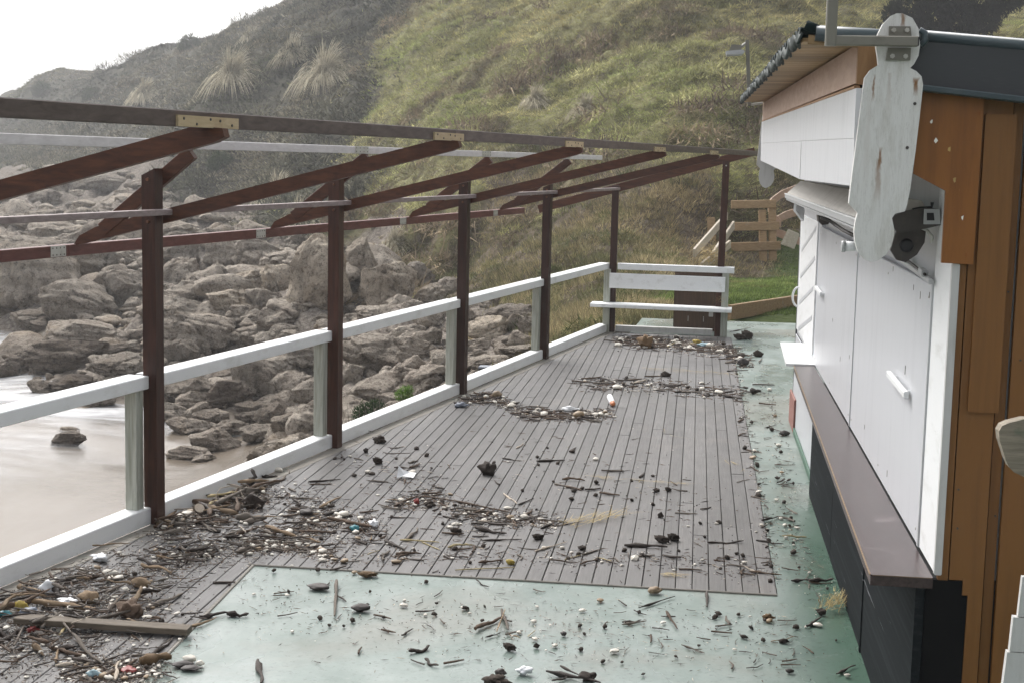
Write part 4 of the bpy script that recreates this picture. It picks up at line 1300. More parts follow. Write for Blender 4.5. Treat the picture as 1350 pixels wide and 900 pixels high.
def tinted(i, lab):
    t = next((t for w_, t in (('pale', 'rock_pale'), ('tan', 'rock_pale'), ('dark', 'rock_dark'), ('ochre', 'rock_ochre')) if lab and w_ in lab.replace('flat dark', '')), None)
    if t is None:
        return ROCKS[i]
    if (i, t) not in TINT:
        TINT[i, t] = ROCKS[i].copy()
        TINT[i, t].materials[0] = M[t]
    return TINT[i, t]


SIZE = lambda w_: 'broad' if w_ > 55 else 'mid-sized' if w_ > 28 else 'small'
ONES = 'first second third fourth fifth sixth seventh eighth ninth tenth eleventh twelfth thirteenth fourteenth fifteenth sixteenth seventeenth eighteenth nineteenth'.split()
ORD = list(ONES)
for tn, th_ in (('twenty', 'twentieth'), ('thirty', 'thirtieth'), ('forty', 'fortieth'), ('fifty', 'fiftieth'), ('sixty', 'sixtieth'), ('seventy', 'seventieth'), ('eighty', 'eightieth'), ('ninety', 'ninetieth')):
    ORD += [th_] + [tn + '-' + o_ for o_ in ONES[:9]]
BAYS = [(200, 'left of post one'), (443, 'between posts one and two'), (612, 'between posts two and three'), (730, 'between posts three and four'), (2000, 'right of post four')]


def rail_y(x):
    return 548 - .2515 * x


def spot(x, y):
    bay = next(b for lim, b in BAYS if x < lim)
    dy = y - rail_y(x)
    row = 'high above the rail' if dy < -105 else 'above the rail' if dy < -45 else 'just over the rail' if dy < 8 else 'just under the rail' if dy < 50 else 'well below the rail'
    return bay, row


items = []
for h in HAND:
    items.append((h[0], h[1], h[2], h[3], h[4], h[5] if len(h) > 5 else None))
R_ = random.Random(5)
tries = 0
while len(items) < 298 and tries < 9000:
    tries += 1
    x, y = (R_.uniform(-40, 720), R_.uniform(318, 610)) if tries % 3 else (R_.uniform(-30, 300), R_.uniform(225, 345))
    p, D = hit(x, y)
    u = zones(np.array([p.x]), np.array([p.y]))[0]
    if u[1] < R_.uniform(.35, .95) or D > 125:
        continue
    wpx = min(max(R_.lognormvariate(2.8, .45), 9), 46) * (1 if D < 62 else 1.7)
    items.append((x, y, wpx, wpx * (R_.uniform(.45, .85) if D < 62 else R_.uniform(.28, .45)), None, None))
buck = {}
for (x, y, wpx, hpx, lab, var) in items:
    p, D = hit(x, min(y + hpx * .36, 640))
    s = D / FPX
    a, b = wpx * s * .62, hpx * s * .66
    o = inst('boulder', tinted(var if var is not None else R_.randrange(12), lab), (p.x, p.y + b * .3, p.z + b * .50), (R_.uniform(-.12, .12), R_.uniform(-.12, .12), R_.choice((0, math.pi)) + R_.uniform(-.35, .35)), (a, a * R_.uniform(.75, 1.0), b * 1.05))
    tag(o, lab, 'rock', 'boulders on the rocky shore')
    if not lab:
        bay, row = spot(x, y)
        buck.setdefault((SIZE(wpx), bay, row), []).append((x, o, wpx))
for (sz, bay, row), lst in buck.items():
    lst.sort(key=lambda t: t[0])
    for i, (x, o, wpx) in enumerate(lst):
        o['label'] = f'{sz} grey-brown rock {row} {bay}' + ('' if len(lst) == 1 else f', {ORD[i]} from left')
        o['group'] = 'boulders on the rocky shore'


# ================================================================ GRASS, SCRUB, PAMPAS, BUSHES
def blade_mesh(name, base, tip, width, col, side=None):
    """many single-blade triangles: arrays (n,3),(n,3),(n,),(n,3)"""
    n = len(base)
    if side is None:
        a = rng.uniform(0, 2 * np.pi, n)
        side = np.stack([np.cos(a), np.sin(a), np.zeros(n)], 1)
    v = np.empty((n, 3, 3), np.float32)
    v[:, 0] = base - side * width[:, None] * .5
    v[:, 1] = base + side * width[:, None] * .5
    v[:, 2] = tip
    me = bpy.data.meshes.new(name)
    me.vertices.add(n * 3)
    me.vertices.foreach_set('co', v.ravel())
    me.loops.add(n * 3)
    me.loops.foreach_set('vertex_index', np.arange(n * 3, dtype=np.int32))
    me.polygons.add(n)
    me.polygons.foreach_set('loop_start', np.arange(0, n * 3, 3, dtype=np.int32))
    me.update(calc_edges=True)
    c = np.concatenate([np.repeat(col, 3, 0), np.ones((n * 3, 1))], 1)
    colour_attr(me, 'tint', c)
    me.materials.append(M['leaf'])
    return me


k = NT('leaf_blades')
at_ = k.n("ShaderNodeAttribute", attribute_name='tint')
tl = k.n("ShaderNodeBsdfTranslucent")
k.l(at_.outputs['Color'], tl.inputs[0])
gn = k.n("ShaderNodeNewGeometry")
v1, v2, v3 = (k.n("ShaderNodeVectorMath", operation=o_) for o_ in ('SCALE', 'ADD', 'NORMALIZE'))
v1.inputs['Scale'].default_value = .55
k.l(gn.outputs['Normal'], v1.inputs[0])
k.l(v1.outputs[0], v2.inputs[0])
v2.inputs[1].default_value = (0, -.1, .75)
k.l(v2.outputs[0], v3.inputs[0])
lc = k.mix(1.0, at_.outputs['Color'], (1.62, 1.60, 1.48), 'MULTIPLY')
k.set(lc, .8, v3.outputs[0], .04)                                   # tufts shade as a soft mass, not blade by blade
mx = k.n("ShaderNodeMixShader")
mx.inputs[0].default_value = .25
k.l(k.p.outputs[0], mx.inputs[1])
k.l(tl.outputs[0], mx.inputs[2])
k.l(mx.outputs[0], k.t.nodes['Material Output'].inputs['Surface'])
M['leaf'] = k.m


def scatter(n, want, rmin, rmax, a0=-34, a1=18):
    """random places on the terrain grid inside a sector, weighted by ground kind"""
    out = []
    while sum(len(o_) for o_ in out) < n:
        m = n * 3
        r = rmin * np.exp(rng.uniform(0, math.log(rmax / rmin), m))
        a = np.radians(rng.uniform(a0, a1, m))
        fi = np.log(r / 5) / math.log(520 / 5) * (NR - 1)
        fj = np.interp(a, aa, np.arange(NA))
        i0, j0 = np.minimum(fi.astype(int), NR - 2), np.minimum(fj.astype(int), NA - 2)
        di, dj = fi - i0, fj - j0
        x, y = r * np.sin(a), r * np.cos(a) - 2
        z = (GZ[i0, j0] * (1 - dj) + GZ[i0, j0 + 1] * dj) * (1 - di) + (GZ[i0 + 1, j0] * (1 - dj) + GZ[i0 + 1, j0 + 1] * dj) * di
        dens = want(ZW[i0, j0], x, y, z)
        keep = rng.uniform(0, 1, m) < dens
        keep &= ~((x * RN.x + y * RN.y > -5.6) & (y < 23.6) & (x < 5))
        keep &= ~((x > .7) & (x < 5) & (y < 24))
        keep &= ~((x > -.6) & (x < 3.2) & (y > 31.5) & (y < 37.6) & (z > -.6) & (rng.uniform(0, 1, m) < .75))
        # downhill direction
        gx = np.interp(np.arange(m), np.arange(m), GZ[i0 + 1, j0] - GZ[i0, j0])
        dr = (rr[i0 + 1] - rr[i0])
        sl = gx / dr
        out.append(np.stack([x, y, z, r, sl, a], 1)[keep])
    return np.concatenate(out)[:n]


def tufts(name, pts, per, hmin, hmax, wid, colf, lean, spread, rise=.85):
    n = len(pts)
    q = np.repeat(pts, per, 0)
    m = len(q)
    hh = rng.uniform(hmin, hmax, n).repeat(per) * rng.uniform(.6, 1.15, m) * np.clip(q[:, 3] / 60, .7, 2.2)
    a = rng.uniform(0, 2 * np.pi, m)
    rad = rng.uniform(0, 1, m) * spread
    base = np.stack([q[:, 0] + np.cos(a) * rad, q[:, 1] + np.sin(a) * rad, q[:, 2] - min(.06, hmin * .2)], 1)
    dirx = np.cos(a) * .55 + rng.normal(.15, .15, n).repeat(per)
    diry = np.sin(a) * .55 - lean * np.clip(q[:, 4], 0, 1)
    tip = base + np.stack([dirx, diry, rise * rng.uniform(.5, 1.3, m)], 1) * hh[:, None]
    return blade_mesh(name, base, tip, wid * np.clip(q[:, 3] / 50, .8, 2.6) * rng.uniform(.6, 1.4, m), (colf(pts) * np.exp(rng.normal(0, .30, (n, 1)))).repeat(per, 0) * rng.uniform(.55, 1.4, (m, 1)))


def lerp(a, b, t):
    return np.array(a)[None] * (1 - t[:, None]) + np.array(b)[None] * t[:, None]


def grass_col(p):
    f = fbm(p[:, 0], p[:, 1], 6.0, 4, 31) * 1.3 + rng.normal(0, .16, len(p))
    g = fbm(p[:, 0], p[:, 1], 2.4, 3, 37)
    t = np.clip(.45 + f, 0, 1)
    c = lerp((.32, .285, .125), (.285, .318, .122), t)
    straw = np.clip((g - .02) * 3 + rng.normal(0, .25, len(p)), 0, 1)
    c = c * (1 - .6 * straw[:, None]) + np.array((.50, .44, .24)) * .6 * straw[:, None]
    b2 = fbm(p[:, 0] + .5 * p[:, 1], p[:, 1], 5.0, 4, 71) - .16 * np.clip((p[:, 2] - 3) / 4, -1, 1.2)
    br = np.clip((b2 - .10) * 5, 0, 1)
    return c * (1 - .85 * br[:, None]) + np.array((.13, .098, .078)) * .85 * br[:, None]


def dry_col(p):
    f = np.clip(.45 + fbm(p[:, 0], p[:, 1], 11.0, 5, 41) * 2.0 + rng.normal(0, .2, len(p)), 0, 1)
    c = lerp((.030, .034, .024), (.14, .128, .095), f)
    gr = np.clip(fbm(p[:, 0], p[:, 1], 16.0, 3, 47) * 3 - .5, 0, 1)
    return c * (1 - .6 * gr[:, None]) + np.array((.10, .105, .055)) * .6 * gr[:, None]


def earth_col(p):
    f = np.clip(.5 + fbm(p[:, 0], p[:, 1], 2.0, 4, 43) * 1.3 + rng.normal(0, .2, len(p)), 0, 1)
    return lerp((.085, .092, .042), (.29, .235, .14), f)


def lawn_col(p):
    f = np.clip(.5 + 1.6 * fbm(p[:, 0], p[:, 1], 1.6, 4, 61), 0, 1)
    c = lerp((.040, .068, .014), (.125, .165, .050), f)
    st_ = np.clip(fbm(p[:, 0], p[:, 1], .9, 3, 63) * 3 - .6, 0, 1)
    return c * (1 - .7 * st_[:, None]) + np.array((.20, .155, .08)) * .7 * st_[:, None]


patch = lambda x, y, sc, sd_: np.clip(.55 + 1.1 * fbm(x, y, sc, 3, sd_), .35, 1)
o = inst('hill_grass', tufts('hill_grass', scatter(95000, lambda z, x, y, h_: z[:, 2] ** 1.2 * patch(x, y, 3.0, 51), 30, 130), 10, .18, .44, .020, grass_col, 1.6, .26, .36), (0, 0, 0))
tag(o, 'rough green and straw coloured grass covering the near hillside', 'grass', kind='stuff')
o = inst('scrub', tufts('scrub', scatter(60000, lambda z, x, y, h_: z[:, 3] ** 1.2 * patch(x, y, 7.0, 53), 55, 250, -36, 4), 8, .12, .34, .075, dry_col, .2, .45, .45), (0, 0, 0))
tag(o, 'grey green scrub covering the far hillside on the left', 'scrub', kind='stuff')
o = inst('bank_weeds', tufts('bank_weeds', scatter(26000, lambda z, x, y, h_: np.clip(z[:, 4] - .15, 0, 1) * patch(x, y, 1.6, 57) ** 1.5, 20, 60), 8, .14, .34, .022, earth_col, .7, .14), (0, 0, 0))
tag(o, 'weeds and dry tufts on the brown earth bank beyond the deck', 'weeds', kind='stuff')
o = inst('lawn_grass', tufts('lawn_grass', scatter(30000, lambda z, x, y, h_: (z[:, 5] > .40) * 1.0, 22, 46, -8, 12), 6, .05, .12, .018, lawn_col, .2, .09), (0, 0, 0))
tag(o, 'short green lawn grass behind the bench', 'grass', kind='stuff')


SM = [rock_mesh(300 + i, 3, .9) for i in range(6)]
sv_, sf_ = [], []
q_ = scatter(2200, lambda z, x, y, h_: np.clip(z[:, 1] * 1.5 - .35, 0, 1), 19, 100, -34, 4)
for x, y, z, r, sl, a_ in q_:
    m_ = SM[R_.randrange(6)]
    co = np.array([v.co for v in m_.vertices])
    s_ = R_.lognormvariate(-1.9, .6) * min(1.6, r / 40)
    t_ = R_.uniform(0, 6.28)
    co = co * np.array((s_, s_ * R_.uniform(.6, 1), s_ * R_.uniform(.4, .75)))
    co = np.stack([co[:, 0] * math.cos(t_) - co[:, 1] * math.sin(t_) + x, co[:, 0] * math.sin(t_) + co[:, 1] * math.cos(t_) + y, co[:, 2] + z + s_ * .2], 1)
    sf_.append(np.array([p_.vertices[:] for p_ in m_.polygons]) + sum(map(len, sv_)) if False else np.array([p_.vertices[:] for p_ in m_.polygons]) + len(sv_) * len(co))
    sv_.append(co)
V_, F_ = np.concatenate(sv_), np.concatenate(sf_)
me = bpy.data.meshes.new('rock_rubble')
me.vertices.add(len(V_))
me.vertices.foreach_set('co', V_.astype(np.float32).ravel())
me.loops.add(F_.size)
me.loops.foreach_set('vertex_index', F_.astype(np.int32).ravel())
me.polygons.add(len(F_))
me.polygons.foreach_set('loop_start', np.arange(0, F_.size, 3, dtype=np.int32))
me.polygons.foreach_set('use_smooth', np.ones(len(F_), bool))
me.update(calc_edges=True)
me.materials.append(M['rock'])
tag(inst('rock_rubble', me, (0, 0, 0)), 'loose rubble filling the gaps between the shore boulders', 'rubble', kind='stuff')


def leaf_blob(name, lobes, n, size, c0, c1, loc):
    """leafy bush: leaf triangles spread through the lobes' volume, denser outwards"""
    L_ = np.array([l[:3] for l in lobes])
    Rr = np.array([l[3] for l in lobes])
    pick = rng.choice(len(lobes), n, p=Rr ** 2 / (Rr ** 2).sum())
    d = rng.normal(0, 1, (n, 3))
    d /= np.linalg.norm(d, axis=1, keepdims=True)
    rad = Rr[pick] * (.62 + .42 * rng.uniform(0, 1, n) ** .6) * (1 + .22 * np.sin(d[:, 0] * 7 + pick) * np.cos(d[:, 1] * 6 - pick))
    base = L_[pick] + d * rad[:, None]
    tip = base + (d * .6 + rng.normal(0, .6, (n, 3))) * size
    t = np.clip(rng.normal(.5, .28, n), 0, 1)
    me_ = blade_mesh(name, base, tip, np.full(n, size * .55), lerp(c0, c1, t))
    return inst(name, me_, loc)


# dark evergreen thicket on the skyline above the hut
lob = []
bp, bD = hit(1250, 60)
for x, y, r in ((1178, 22, 15), (1200, 8, 24), (1230, 20, 26), (1262, 28, 24), (1250, -8, 28), (1290, 2, 30), (1300, 26, 18), (1325, -6, 22), (1215, 34, 14), (1350, -22, 26), (1275, 42, 12)):
    p = atd(x, y, 60) - atd(1250, 40, 60)
    lob.append((p.x, p.y, p.z, r * 60 / FPX))
o = leaf_blob('dark_thicket', lob, 26000, .17, (.004, .007, .0035), (.014, .020, .009), tuple(atd(1250, 40, 60)))
tag(o, 'dark evergreen thicket on the slope above the hut roof at top right', 'bush')
for (x, y, r, lab) in ((292, 218, 13, 'dark green round bush on the far slope behind the first post'), (120, 125, 9, 'grey bush beside the left pampas clump near the skyline'), (250, 60, 11, 'dark bush on the skyline left of the pampas clumps'), (55, 118, 9, 'low dark bush on the skyline at far left')):
    p, D = hit(x, y + 6)
    s_ = r * D / FPX
    o = leaf_blob('bush', [(0, 0, s_ * .7, s_), (s_ * .7, 0, s_ * .5, s_ * .8), (-s_ * .8, .2, s_ * .5, s_ * .75)], 2600, s_ * .25, (.018, .030, .014), (.055, .07, .035), tuple(p))
    tag(o, lab, 'bush', 'bushes on the far slope')
# shrubs just over the kerb
for (x, y, D, r, c0, c1, lab) in ((487, 545, 21.2, 15, (.012, .026, .012), (.045, .065, .03), 'dark green low shrub just over the white kerb between second and third posts'), (533, 518, 22.6, 8, (.05, .11, .02), (.14, .22, .05), 'bright green weed sprouting among rocks left of the third post')):
    p = atd(x, y, D)
    s_ = r * D / FPX
    o = leaf_blob('shrub', [(0, 0, 0, s_), (s_ * .6, .05, s_ * .5, s_ * .7), (-s_ * .7, 0, -s_ * .3, s_ * .8), (.1, 0, -s_, s_ * .8)], 1500, s_ * .32, c0, c1, tuple(p))
    tag(o, lab, 'shrub', 'plants below the railing')
tw = MB()
for i in range(26):
    x = R_.uniform(450, 520)
    a = atd(x, R_.uniform(562, 585), 20.6)
    b = a + Vector((R_.uniform(-.12, .12), R_.uniform(-.1, .1), R_.uniform(.25, .5)))
    tw.tube([a, (a + b) / 2 + Vector((R_.uniform(-.03, .03), 0, 0)), b], [.006, .004, .002], 4)
o = tw.build('twiggy_plant', M['st_grey'])
tag(o, 'bare brown twigs of a dead plant poking up behind the kerb beside the dark shrub', 'plant')


mb_, mt_, mw_, mc_ = [], [], [], []
for (cnt, fn, r0_, r1_, a0_, a1_, sz, c0_, c1_) in ((200, lambda z, x, y, h_: z[:, 2] * np.clip(.2 + 2.2 * fbm(x + .5 * y, y, 5.0, 4, 71) - .25 * np.clip((h_ - 4) / 4, -1.5, 1.5), 0, 1), 34, 95, -22, 14, (.35, .95), (.075, .058, .044), (.24, .19, .13)),
                                                    (320, lambda z, x, y, h_: z[:, 2] * patch(x, y, 4.0, 73), 34, 110, -24, 14, (.25, .7), (.15, .155, .065), (.40, .38, .19)),
                                                    (420, lambda z, x, y, h_: z[:, 3] * patch(x, y, 8.0, 75), 60, 220, -36, 0, (.6, 1.7), (.032, .036, .025), (.135, .128, .095)),
                                                    (120, lambda z, x, y, h_: np.clip(z[:, 4] - .3, 0, 1), 24, 50, -20, 8, (.15, .45), (.06, .075, .03), (.20, .18, .09))):
    for x, y, z, r, sl, a_ in scatter(cnt, fn, r0_, r1_, a0_, a1_):
        R0 = rng.uniform(*sz)
        n_ = 230
        d_ = rng.normal(0, 1, (n_, 3))
        d_ /= np.linalg.norm(d_, axis=1, keepdims=True)
        d_[:, 2] = np.abs(d_[:, 2]) * .75
        b_ = np.array((x, y, z - .08)) + d_ * R0 * rng.uniform(.55, 1.05, (n_, 1)) * np.array((1.25, 1.0, .8))
        mb_.append(b_)
        mt_.append(b_ + (d_ * .7 + rng.normal(0, .5, (n_, 3)) + np.array((.1, -.3, -.15))) * R0 * .42)
        mw_.append(np.full(n_, R0 * .075))
        mc_.append(lerp(c0_, c1_, np.clip(rng.normal(.45, .28) + rng.normal(0, .22, n_), 0, 1)))
tag(inst('slope_bushes', blade_mesh('slope_bushes', np.concatenate(mb_), np.concatenate(mt_), np.concatenate(mw_), np.concatenate(mc_)), (0, 0, 0)), 'low brown and green shrubby mounds matting the hillside', 'undergrowth', kind='stuff')


def pampas(x, y, hpx, lab, dark=.0):
    hpx *= 1.1
    p, D = hit(x, y)
    Hh = hpx * D / FPX
    n = 1500
    a = rng.uniform(0, 2 * np.pi, n)
    L_ = rng.uniform(.55, 1.15, n) * Hh
    sp = rng.uniform(.2, 1.15, n)
    col = lerp((.20, .18, .13), (.56, .51, .41), np.clip(rng.normal(.5, .3, n), 0, 1)) * (1 - dark)
    wd = np.full(n, .042 * D / 90)
    B_, T_, W_, C_ = [], [], [], []
    prev = np.stack([np.cos(a) * .05, np.sin(a) * .05, np.zeros(n)], 1) * Hh
    steps = 5
    for i_ in range(steps):
        t0 = (i_ + 1) / steps
        hor = sp * (t0 ** 1.25) * .78
        ver = t0 * (1.05 - .25 * sp) - sp * t0 ** 2.4 * .95
        cur_ = np.stack([np.cos(a) * hor + .12 * t0 ** 2, np.sin(a) * hor, ver], 1) * L_[:, None]
        over = (cur_ - prev) * .25
        B_.append(prev)
        T_.append(cur_ + over)
        W_.append(wd * (1.5 - .8 * t0))
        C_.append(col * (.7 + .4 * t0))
        prev = cur_
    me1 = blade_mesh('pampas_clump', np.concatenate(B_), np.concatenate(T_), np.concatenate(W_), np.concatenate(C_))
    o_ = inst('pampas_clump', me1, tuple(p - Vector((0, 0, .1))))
    tag(o_, lab, 'pampas grass', 'pampas grass on the slope')


for x, y, hh, lab, dk in ((305, 115, 62, 'tall pampas clump leaning on the upper left slope', .15), (428, 112, 66, 'pale pampas clump right of the tall leaning one on the upper slope', .1), (385, 80, 40, 'small pampas clump behind and above the pale one', .2), (190, 132, 34, 'wide low pampas clump near the skyline on the far left', .1), (365, 262, 46, 'pampas clump hanging over the rocks left of the second post', .1),
                          (395, 300, 52, 'dry pampas clump at the foot of the slope left of the second post', .15), (705, 140, 36, 'straw tussock in the middle of the green slope', .05), (330, 60, 30, 'uppermost pampas clump below the skyline', .2), (520, 330, 40, 'straw tussock drooping over the cliff right of the second post', .2), (770, 150, 34, 'straw tussock over a bare brown patch on the green slope', .2)):
    pampas(x, y, hh, lab, dk)
for (x, y, D, r, lab) in ((940, 338, 33.5, 22, 'dry straw heap caught at the foot of the timber steps'), (952, 395, 20.45, 7, 'straw wisp caught on the bench end post'), (815, 432, 21.4, 12, 'dry grass tuft behind the left end of the bench')):
    n = 260
    s_ = r * D / FPX
    b0 = rng.normal(0, .35, (n, 3)) * s_
    me1 = blade_mesh('straw_heap', b0, b0 + rng.normal(0, .7, (n, 3)) * s_ * np.array((1, 1, .6)), np.full(n, s_ * .05), lerp((.19, .14, .07), (.40, .32, .18), rng.uniform(0, 1, n)))
    o = inst('straw_heap', me1, tuple(atd(x, y, D)))
    tag(o, lab, 'straw', 'straw left by the storm')
# black box among the rocks
p = atd(640, 495, 20.6)
bx = thing('black_box', (p.x, p.y, p.z - .2), 'small black plastic box with a lid beyond the kerb right of the third post', 'box')
MB().beam((p.x, p.y - .09, p.z - .04), (p.x, p.y + .09, p.z - .04), .17, .30, c=.012).build('body', M['rubber'], bx)
MB().beam((p.x, p.y - .10, p.z + .125), (p.x, p.y + .10, p.z + .125), .19, .025, c=.008).build('lid', M['plastic_grey'], bx)

# ---------------------------------------------------------------- sea mist
hz = MB().poly([(x, y, z) for z in (-14, 94) for (x, y) in ((-1260, -320), (1260, -320), (1260, 1260), (-1260, 1260))], [[3, 2, 1, 0], [4, 5, 6, 7], [0, 1, 5, 4], [1, 2, 6, 5], [2, 3, 7, 6], [3, 0, 4, 7]])
k = NT('sea_mist')
k.t.nodes.remove(k.p)
pv_ = k.n("ShaderNodeVolumePrincipled")
pv_.inputs['Color'].default_value = (.95, .96, .98, 1)
pv_.inputs['Density'].default_value = .0010
pv_.inputs['Anisotropy'].default_value = .3
k.l(pv_.outputs[0], k.t.nodes['Material Output'].inputs['Volume'])
o = hz.build('haze', k.m, loc=(0, 0, 0))
o['kind'] = 'stuff'

# ================================================================ STORM DEBRIS on the boards and the green floor
Q_ = random.Random(11)


def stick_mesh(seed, bend, m, k_=7, n=9, knob=0.0, taper=.55):
    r_ = random.Random(seed)
    pts, rad = [], []
    ph, ph2 = r_.uniform(0, 6), r_.uniform(0, 6)
    y_ = z_ = sy = sz = 0.0
    for i in range(n):
        t = i / (n - 1)
        sy = sy * .55 + r_.gauss(0, bend * .45)
        sz = sz * .5 + r_.gauss(0, bend * .14)
        y_, z_ = y_ + sy, z_ + sz
        pts.append([t - .5, y_, z_])
        e = min(1, .6 + 4 * t, .5 + 4 * (1 - t))
        rad.append((1 - (1 - taper) * t) * e * r_.uniform(.72, 1.25) + knob * math.exp(-((t - .3) / .10) ** 2))
    for i, q in enumerate(pts):                                # keep the two ends on the axis
        t = i / (n - 1)
        q[1] -= y_ * t
        q[2] -= z_ * t
    v_, f_ = [], []
    for (x, y, z), q in zip(pts, rad):
        for j in range(k_):
            a = 2 * math.pi * j / k_
            w_ = q * (1 + r_.uniform(-.22, .22))
            v_.append((x, y + w_ * math.cos(a), z + w_ * math.sin(a)))
    for i in range(n - 1):
        for j in range(k_):
            f_.append([i * k_ + j, i * k_ + (j + 1) % k_, (i + 1) * k_ + (j + 1) % k_, (i + 1) * k_ + j])
    mb_ = MB().poly(v_, f_, True)
    mb_.f += [list(range(k_))[::-1], list(range((n - 1) * k_, n * k_))]
    mb_.sm += [False, False]
    return mb_.mesh('driftwood_stick', m)


TONES = {'dark': 'st_dark', 'brown': 'st_brown', 'grey': 'st_grey', 'tan': 'st_tan', 'pale': 'st_pale', 'straw': 'straw', 'husk': 'husk'}
STICKS = {t: [stick_mesh(50 + i * 7 + len(t), Q_.uniform(.3, 1.5), M[m], knob=Q_.choice((0, 0, .5))) for i in range(5)] for t, m in TONES.items()}


def stick(p, q, r, tone, name='driftwood_stick', var=None):
    d = q - p
    o_ = inst(name, STICKS[tone][var if var is not None else Q_.randrange(5)], (p + q) / 2, scale=(d.length, r, r))
    o_.rotation_euler = (d.to_track_quat('X', 'Z') @ Quaternion((1, 0, 0), Q_.uniform(-.5, .5))).to_euler()
    return o_


def lump_mesh(seed, m, rough, sub=3):
    bm = bmesh.new()
    bmesh.ops.create_icosphere(bm, subdivisions=sub, radius=1)
    off = Vector((seed * 3.1, -seed * 1.7, seed))
    for v in bm.verts:
        v.co *= 1 + rough * (mnoise.noise(v.co * 1.3 + off) + .6 * mnoise.noise(v.co * 3.1 + off) + .3 * mnoise.noise(v.co * 7 + off))
    me_ = bpy.data.meshes.new('lump')
    bm.to_mesh(me_)
    bm.free()
    me_.polygons.foreach_set('use_smooth', [True] * len(me_.polygons))
    me_.materials.append(M[m])
    return me_


LUMP = {m: [lump_mesh(i + 1, m, rg_) for i in range(5)] for m, rg_ in (('shell', .28), ('pebble_tan', .3), ('clod', .8), ('slate', .35), ('plastic_white', .95), ('plastic_teal', .4), ('plastic_red', .9), ('plastic_orange', .3), ('plastic_yellow', .6), ('plastic_blue', .9), ('plastic_grey', .6), ('husk', .8), ('st_tan', .35), ('st_brown', .9), ('st_dark', 1.3))}


def lump(p, sx, sy, sz, m, name):
    return inst(name, LUMP[m][Q_.randrange(5)], (p.x, p.y, p.z + sz * .8), (0, 0, Q_.uniform(-.5, .5)), (sx, sy, sz))


